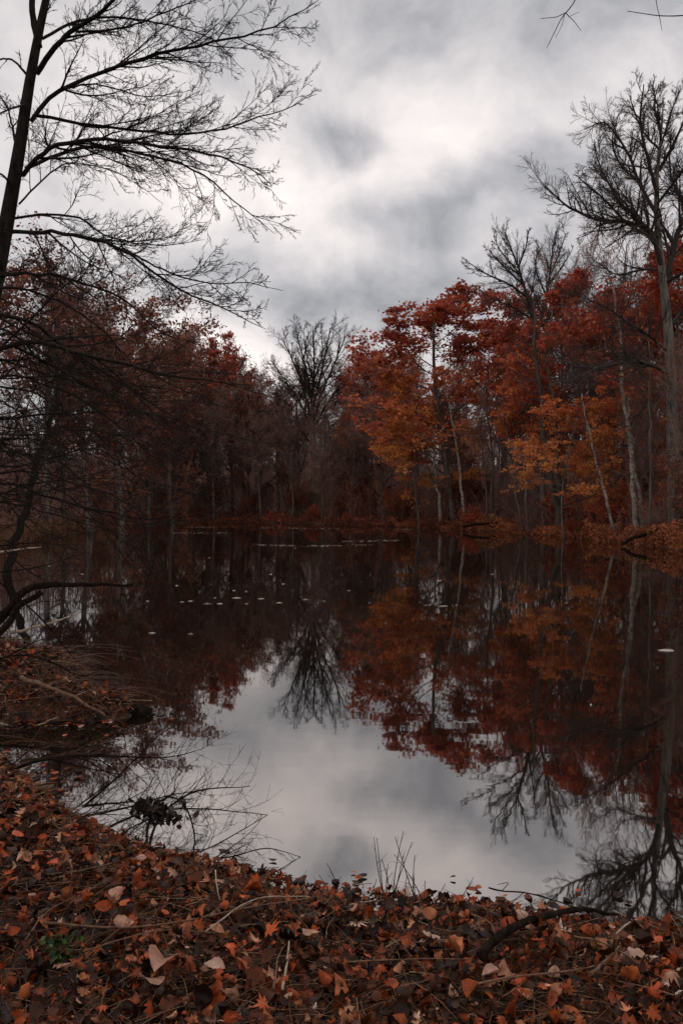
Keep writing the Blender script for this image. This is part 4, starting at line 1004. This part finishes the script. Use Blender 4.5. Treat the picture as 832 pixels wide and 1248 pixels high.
shore_cards(26000, 120, 560, 9, .14, M['brown_leaf'], 'undergrowth', 'low brown undergrowth along the far shore', (.3, .8), .7, seed=5)
shore_cards(26000, 470, 900, 9, .12, M['brown_leaf'], 'red_undergrowth', 'low red and orange undergrowth along the right shore', (.45, 1.1), 1.1, seed=6)
shore_cards(16000, -80, 130, 8, .1, M['brown_leaf'], 'left_undergrowth', 'dull brown undergrowth on the left bank', (.2, .7), .6, seed=7)
# tan grass on the left bank
r = np.random.default_rng(77); n = 9000; px = r.uniform(-60, 110, n); tabp = np.linspace(-60, 110, 30); tabd = np.array([shore_d(q) for q in tabp])
d = np.interp(px, tabp, tabd) + r.random(n) * 4; x = (px - 416) / F * d; sd = sdist(x, d); ok = sd > .02; x, d, sd = x[ok], d[ok], sd[ok]; n = len(x)
z = terrain(x, d, sd); H = r.uniform(.25, .7, n); t = np.linspace(0, 1, 4); a = r.normal(0, .25, (n, 2))
P = np.stack([x[:, None] + a[:, :1] * H[:, None] * t ** 2, d[:, None] + a[:, 1:] * H[:, None] * t ** 2, z[:, None] + H[:, None] * t], -1)
mb = MB(); tubes(mb, P, np.broadcast_to(np.array([.006, .005, .004, .002]), (n, 4)), 3, tint=r.random(n)); tag(mb.build('bank_grass', M['straw']), 'dull tan grass at the waterline of the left bank', 'grass', kind='stuff')
# brushy thicket between the trunks
r = np.random.default_rng(66); n = 5000; px = r.uniform(-90, 930, n)
tabp = np.linspace(-90, 930, 80); tabd = np.array([shore_d(q) for q in tabp])
d = np.interp(px, tabp, tabd) + 1 + r.random(n) ** .8 * 26; x = (px - 416) / F * d; sd = sdist(x, d); ok = sd > .6; x, d, sd = x[ok], d[ok], sd[ok]; n = len(x)
H = r.uniform(.8, 4.2, n) * np.clip(.4 + sd / 8, 0, 1); t = np.linspace(0, 1, 5); a = r.normal(0, .22, (n, 2))
P = np.stack([x[:, None] + a[:, :1] * H[:, None] * t ** 1.3, d[:, None] + a[:, 1:] * H[:, None] * t ** 1.3, terrain(x, d, sd)[:, None] + H[:, None] * t], -1)
tR = (.012 * r.uniform(.6, 1.8, n))[:, None] * np.linspace(1, .5, 5)
mb = MB(); tubes(mb, P, tR, 3)
c1 = sprout(r, P, tR, n=7, t0=.1, t1=1, ang=42, sd=14, ratio=.4, npts=4, up=.06, wob=.18, rr=.7, rmin=.009); tubes(mb, *c1, sides=3)
tag(mb.build('thicket', M['twig_far']), 'brown twiggy thicket filling the gaps between trunks along the shore', 'thicket', kind='stuff')
# dull leaves still hanging in the thicket
lf = c1[0].reshape(-1, 3); lf = lf[r.random(len(lf)) < .3]
mb = MB(); cards(mb, r, lf + r.normal(0, .1, lf.shape), r.uniform(.08, .17, len(lf)), DIA, np.clip(r.uniform(0, .8, len(lf)) + vnoise(lf[:, 0] * .2, lf[:, 1] * .2) * .5, 0, 1), .5)
tag(mb.build('thicket_leaves', M['brown_leaf']), 'dull brown leaves hanging all through the twiggy thicket', 'leaves', kind='stuff')
# far wood as one mass, beyond the counted trees
r = np.random.default_rng(55); n = 3000; px = r.uniform(-260, 1100, n)
tabp = np.linspace(-260, 1100, 80); tabd = np.array([shore_d(q) for q in tabp])
d = np.interp(px, tabp, tabd) + r.uniform(32, 55, n); x = (px - 416) / F * d; H = r.uniform(.3, .72, n) ** 1.0 * np.array([min(max((HY - skyline(q)) / F * dd, 5), 13) for q, dd in zip(px, d)])
zb = terrain(x, d); t = np.linspace(0, 1, 6)
P = np.stack([x[:, None] + r.normal(0, .1, (n, 1)) * H[:, None] * t + r.normal(0, .12, (n, 6)), d[:, None] + r.normal(0, .1, (n, 1)) * H[:, None] * t, zb[:, None] + H[:, None] * t], -1)
mb = MB(); tubes(mb, P, (.07 * r.uniform(.5, 1.4, n))[:, None] * np.linspace(1, .3, 6), 4)
tR = (.07 * r.uniform(.5, 1.4, n))[:, None] * np.linspace(1, .3, 6)
c1 = sprout(r, P, tR, n=9, t0=.1, t1=1, ang=50, sd=14, ratio=.28, npts=4, up=.06, wob=.15, rr=.6, rmin=.015); tubes(mb, *c1, sides=3)
c2 = sprout(r, *c1, n=4, t0=.1, t1=1, ang=45, sd=14, ratio=.55, npts=3, up=.05, wob=.15, rr=.7, rmin=.013); tubes(mb, *c2, sides=3)
tag(mb.build('distant_wood', M['twig_far']), 'dim mass of thin trees filling the depth of the wood', 'wood', kind='stuff')

# ------------------------------------------------------------------ things floating on the water
r = np.random.default_rng(88)
def pad(px, py, wpx, seed, i):
    rr_ = np.random.default_rng(seed); d = CZ * F / (py - HY); s = wpx * rr_.uniform(.45, .9) / F * d / 2; n = 11
    a = np.arange(n) * 2 * pi / n; rad = s * rr_.uniform(.65, 1.1, n); fl = rr_.uniform(.3, .9)
    V = np.stack([rad * np.cos(a), rad * np.sin(a) * fl, .006 + .004 * np.sin(a * 2)], 1); V2 = V.copy(); V2[:, 2] = .001
    mb = MB(); c = np.arange(n); mb.add(np.vstack([V, V2, [[0, 0, .012]]]), [np.stack([c, np.roll(c, -1), np.full(n, 2 * n)], 1), np.stack([c + n, np.roll(c, -1) + n, np.roll(c, -1), c], 1)], rr_.random())
    o = mb.build('floating_leaf', M['float_leaf']); o.location = ((px - 416) / F * d, d, 0); return o
FL = [(252, 736, 22), (268, 736, 10), (288, 729, 20), (318, 730, 14), (340, 735, 16), (372, 731, 10), (395, 733, 6), (232, 733, 12), (222, 734, 10), (262, 729, 6), (300, 736, 8), (300, 721, 5), (285, 720, 5),
      (535, 708, 14), (540, 739, 20), (519, 738, 8), (556, 738, 8), (812, 793, 22), (185, 772, 14), (232, 773, 8), (215, 714, 5), (255, 680, 7), (180, 733, 7), (425, 720, 7), (345, 712, 6), (360, 668, 8), (600, 700, 6), (450, 735, 5), (690, 735, 6), (640, 722, 6), (330, 700, 5), (720, 860, 6), (146, 860, 5), (470, 760, 5), (100, 700, 8), (120, 712, 6), (60, 690, 9), (160, 690, 6)]
for i, (px, py, w_) in enumerate(FL):
    o = pad(px, py, w_, 400 + i, i)
    if px > 780: lb = 'single pale leaf floating near the right edge of the water'
    elif py > 765 and px < 250: lb = 'pale leaf floating below the band of floating leaves on the left'
    elif px > 500 and 700 < py < 745: lb = 'pale leaf floating in the reflection of the crimson maple'
    elif 215 < px < 400 and 725 < py < 740: lb = 'pale leaf floating in the broken band left of centre'
    else: lb = 'tiny pale leaf floating singly on the dark water'
    tag(o, lb, 'leaf', {'s': 'stray floating leaf', 'p': 'low left floating leaves'}.get(lb[0] if 'band of' in lb else '', lb[:60]))
def streak(px0, px1, py0, py1, n, size, seed, label):
    r = np.random.default_rng(seed); cc = r.uniform(px0, px1, 9); ci = r.integers(0, 9, n); px = np.where(r.random(n) < .8, cc[ci] + r.normal(size=n) * (px1 - px0) * .025, r.uniform(px0, px1, n)); f = (px - px0) / (px1 - px0)
    py = py0 + (py1 - py0) * f + r.normal(0, .5, n); d = CZ * F / (py - HY); x = (px - 416) / F * d
    mb = MB(); cards(mb, r, np.stack([x, d, np.full(n, .012)], 1), r.uniform(.5, 1.3, n) * size, DIA, r.random(n), 14, .1)
    tag(mb.build('floating_debris', M['float_leaf']), label, 'floating leaves', kind='stuff')
streak(305, 400, 664.5, 665.5, 330, .085, 1, 'thin pale line of small leaves drifting left of centre far out')
streak(395, 462, 665.5, 664, 130, .08, 2, 'sparse pale line of small leaves continuing right far out')
streak(205, 288, 650, 649.5, 300, .1, 3, 'faint pale line of drift near the far left shore')
streak(415, 485, 660, 659, 260, .09, 4, 'faint pale line of drift near the far shore centre')
streak(230, 560, 642.5, 646, 700, .1, 5, 'very thin pale line along the far shore')  # small flat pale flecks in a thin row

# ------------------------------------------------------------------ light
SUN_EL, SUN_AZ = 50.0, -18.0        # azimuth from +Y towards +X
sl = bpy.data.lights.new('sun', 'SUN'); sl.energy = .6; sl.angle = radians(24); sl.color = (1, .95, .88)
so = bpy.data.objects.new('sun', sl); COL.objects.link(so)
so.rotation_euler = (radians(90 - SUN_EL), 0, radians(180 - SUN_AZ))

w = bpy.data.worlds.new('World'); scene.world = w; w.use_nodes = True
nt = w.node_tree; nd = nt.nodes; lk = nt.links; nd.clear()
out = N_(nd, 'ShaderNodeOutputWorld'); bg = N_(nd, 'ShaderNodeBackground'); bg.inputs['Strength'].default_value = .1
lk.new(bg.outputs[0], out.inputs[0])
sky = N_(nd, 'ShaderNodeTexSky'); sky.sky_type = 'NISHITA'; sky.sun_disc = False; sky.sun_elevation = radians(SUN_EL); sky.sun_rotation = radians(SUN_AZ); sky.dust_density = 3
tc = N_(nd, 'ShaderNodeTexCoord')
dz = N_(nd, 'ShaderNodeTexNoise'); dz.inputs['Scale'].default_value = 5; dz.inputs['Detail'].default_value = 5; lk.new(tc.outputs['Generated'], dz.inputs['Vector'])
s1 = N_(nd, 'ShaderNodeVectorMath', operation='SUBTRACT'); lk.new(dz.outputs['Color'], s1.inputs[0]); s1.inputs[1].default_value = (.5, .5, .5)
s2 = N_(nd, 'ShaderNodeVectorMath', operation='SCALE'); lk.new(s1.outputs[0], s2.inputs[0]); s2.inputs['Scale'].default_value = .2
s3 = N_(nd, 'ShaderNodeVectorMath', operation='ADD'); lk.new(tc.outputs['Generated'], s3.inputs[0]); lk.new(s2.outputs[0], s3.inputs[1])
def blob(px, py, sx, sy, amp):
    dv = norm(np.array([(px - 416) / F, 1, (HY - py) / F]))
    a = N_(nd, 'ShaderNodeVectorMath', operation='SUBTRACT'); lk.new(s3.outputs[0], a.inputs[0]); a.inputs[1].default_value = tuple(dv)
    m_ = N_(nd, 'ShaderNodeVectorMath', operation='MULTIPLY'); lk.new(a.outputs[0], m_.inputs[0]); m_.inputs[1].default_value = (F / sx, F / max(sx, sy) * .7, F / sy)
    l_ = N_(nd, 'ShaderNodeVectorMath', operation='DOT_PRODUCT'); lk.new(m_.outputs[0], l_.inputs[0]); lk.new(m_.outputs[0], l_.inputs[1])
    n_ = N_(nd, 'ShaderNodeMath', operation='MULTIPLY'); lk.new(l_.outputs['Value'], n_.inputs[0]); n_.inputs[1].default_value = -1
    e_ = N_(nd, 'ShaderNodeMath', operation='EXPONENT'); lk.new(n_.outputs[0], e_.inputs[0])
    r_ = N_(nd, 'ShaderNodeMath', operation='MULTIPLY'); lk.new(e_.outputs[0], r_.inputs[0]); r_.inputs[1].default_value = amp
    return r_
BL = [(430, 225, 210, 120, .9), (545, 180, 85, 55, 3.0), (395, 285, 70, 40, 2.8), (300, 395, 150, 60, .6), (235, 215, 140, 70, 2.4), (300, 440, 190, 42, 3.2), (660, 160, 150, 70, 1.0), (130, 320, 150, 60, 1.6), (100, 120, 200, 120, 1.0),
      (455, 184, 62, 22, -3.6), (350, 168, 50, 20, -1.2), (300, 275, 70, 20, -1.2), (500, 262, 90, 18, -1.3), (640, 230, 110, 24, -.6), (370, 350, 150, 48, -1.2), (570, 330, 140, 60, -.4), (565, 245, 90, 26, -1.0), (320, 60, 300, 50, -.5), (770, 250, 150, 120, .9)]
acc = None
for q in BL:
    bnode = blob(*q)
    if acc is None: acc = bnode
    else:
        ad = N_(nd, 'ShaderNodeMath', operation='ADD'); lk.new(acc.outputs[0], ad.inputs[0]); lk.new(bnode.outputs[0], ad.inputs[1]); acc = ad
# broad + fine cloud texture, on a flat cloud layer overhead
sx = N_(nd, 'ShaderNodeSeparateXYZ'); lk.new(tc.outputs['Generated'], sx.inputs[0])
za = N_(nd, 'ShaderNodeMath', operation='ADD'); lk.new(sx.outputs['Z'], za.inputs[0]); za.inputs[1].default_value = .25
za2 = N_(nd, 'ShaderNodeMath', operation='MAXIMUM'); lk.new(za.outputs[0], za2.inputs[0]); za2.inputs[1].default_value = .1
dx = N_(nd, 'ShaderNodeMath', operation='DIVIDE'); lk.new(sx.outputs['X'], dx.inputs[0]); lk.new(za2.outputs[0], dx.inputs[1])
dy = N_(nd, 'ShaderNodeMath', operation='DIVIDE'); lk.new(sx.outputs['Y'], dy.inputs[0]); lk.new(za2.outputs[0], dy.inputs[1])
cx = N_(nd, 'ShaderNodeCombineXYZ'); lk.new(dx.outputs[0], cx.inputs[0]); lk.new(dy.outputs[0], cx.inputs[1])
cn = N_(nd, 'ShaderNodeTexNoise'); cn.inputs['Scale'].default_value = 2.6; cn.inputs['Detail'].default_value = 7; cn.inputs['Roughness'].default_value = .56; cn.inputs['Distortion'].default_value = .5; lk.new(cx.outputs[0], cn.inputs['Vector'])
mr = N_(nd, 'ShaderNodeMapRange'); lk.new(cn.outputs['Fac'], mr.inputs['Value']); mr.inputs['From Min'].default_value = .25; mr.inputs['From Max'].default_value = .75; mr.inputs['To Min'].default_value = 2.1; mr.inputs['To Max'].default_value = 5.0
# sky brightened behind the camera, added as fill for surfaces facing it
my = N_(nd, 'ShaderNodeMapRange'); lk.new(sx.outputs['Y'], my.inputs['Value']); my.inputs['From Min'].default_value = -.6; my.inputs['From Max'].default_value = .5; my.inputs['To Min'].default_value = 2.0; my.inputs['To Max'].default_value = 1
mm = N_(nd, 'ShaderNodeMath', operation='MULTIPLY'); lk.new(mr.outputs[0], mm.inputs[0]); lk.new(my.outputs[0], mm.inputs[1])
fn = N_(nd, 'ShaderNodeTexNoise'); fn.inputs['Scale'].default_value = 7; fn.inputs['Detail'].default_value = 6; fn.inputs['Roughness'].default_value = .6; fn.inputs['Distortion'].default_value = .15; lk.new(s3.outputs[0], fn.inputs['Vector'])
fm = N_(nd, 'ShaderNodeMapRange'); lk.new(fn.outputs['Fac'], fm.inputs['Value']); fm.inputs['From Min'].default_value = .3; fm.inputs['From Max'].default_value = .7; fm.inputs['To Min'].default_value = -1.1; fm.inputs['To Max'].default_value = 1.1
am = N_(nd, 'ShaderNodeMath', operation='ADD'); lk.new(acc.outputs[0], am.inputs[0]); lk.new(fm.outputs[0], am.inputs[1]); acc = am
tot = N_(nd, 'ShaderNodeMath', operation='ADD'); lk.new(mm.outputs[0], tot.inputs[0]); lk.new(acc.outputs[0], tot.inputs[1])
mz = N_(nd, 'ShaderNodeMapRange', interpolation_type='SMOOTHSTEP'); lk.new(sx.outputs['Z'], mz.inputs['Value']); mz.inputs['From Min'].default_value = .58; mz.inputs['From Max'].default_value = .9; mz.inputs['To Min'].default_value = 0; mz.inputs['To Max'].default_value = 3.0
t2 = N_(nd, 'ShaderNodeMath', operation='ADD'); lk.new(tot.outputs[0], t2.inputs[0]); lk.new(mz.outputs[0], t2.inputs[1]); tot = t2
# grey-blue in the thick cloud, warm white where it thins
crp = ramp(nd, [(0, (.96, .98, 1.04)), (.4, (1.02, .97, .98)), (.75, (1.05, .965, .935)), (1, (1.07, .965, .905))])
cm = N_(nd, 'ShaderNodeMapRange'); lk.new(tot.outputs[0], cm.inputs['Value']); cm.inputs['From Min'].default_value = 2.5; cm.inputs['From Max'].default_value = 8.5
lk.new(cm.outputs[0], crp.inputs['Fac'])
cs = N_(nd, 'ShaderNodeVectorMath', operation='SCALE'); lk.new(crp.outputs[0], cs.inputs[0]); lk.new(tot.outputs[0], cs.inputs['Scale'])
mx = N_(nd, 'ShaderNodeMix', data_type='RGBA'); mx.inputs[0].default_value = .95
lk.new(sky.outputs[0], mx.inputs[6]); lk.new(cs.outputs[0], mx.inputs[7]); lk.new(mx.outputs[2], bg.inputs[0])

scene.view_settings.view_transform = 'Standard'; scene.view_settings.look = 'None'; scene.view_settings.exposure = .45; scene.view_settings.gamma = 1
scene.cycles.max_bounces = 5; scene.cycles.diffuse_bounces = 2; scene.cycles.glossy_bounces = 3; scene.cycles.transmission_bounces = 2
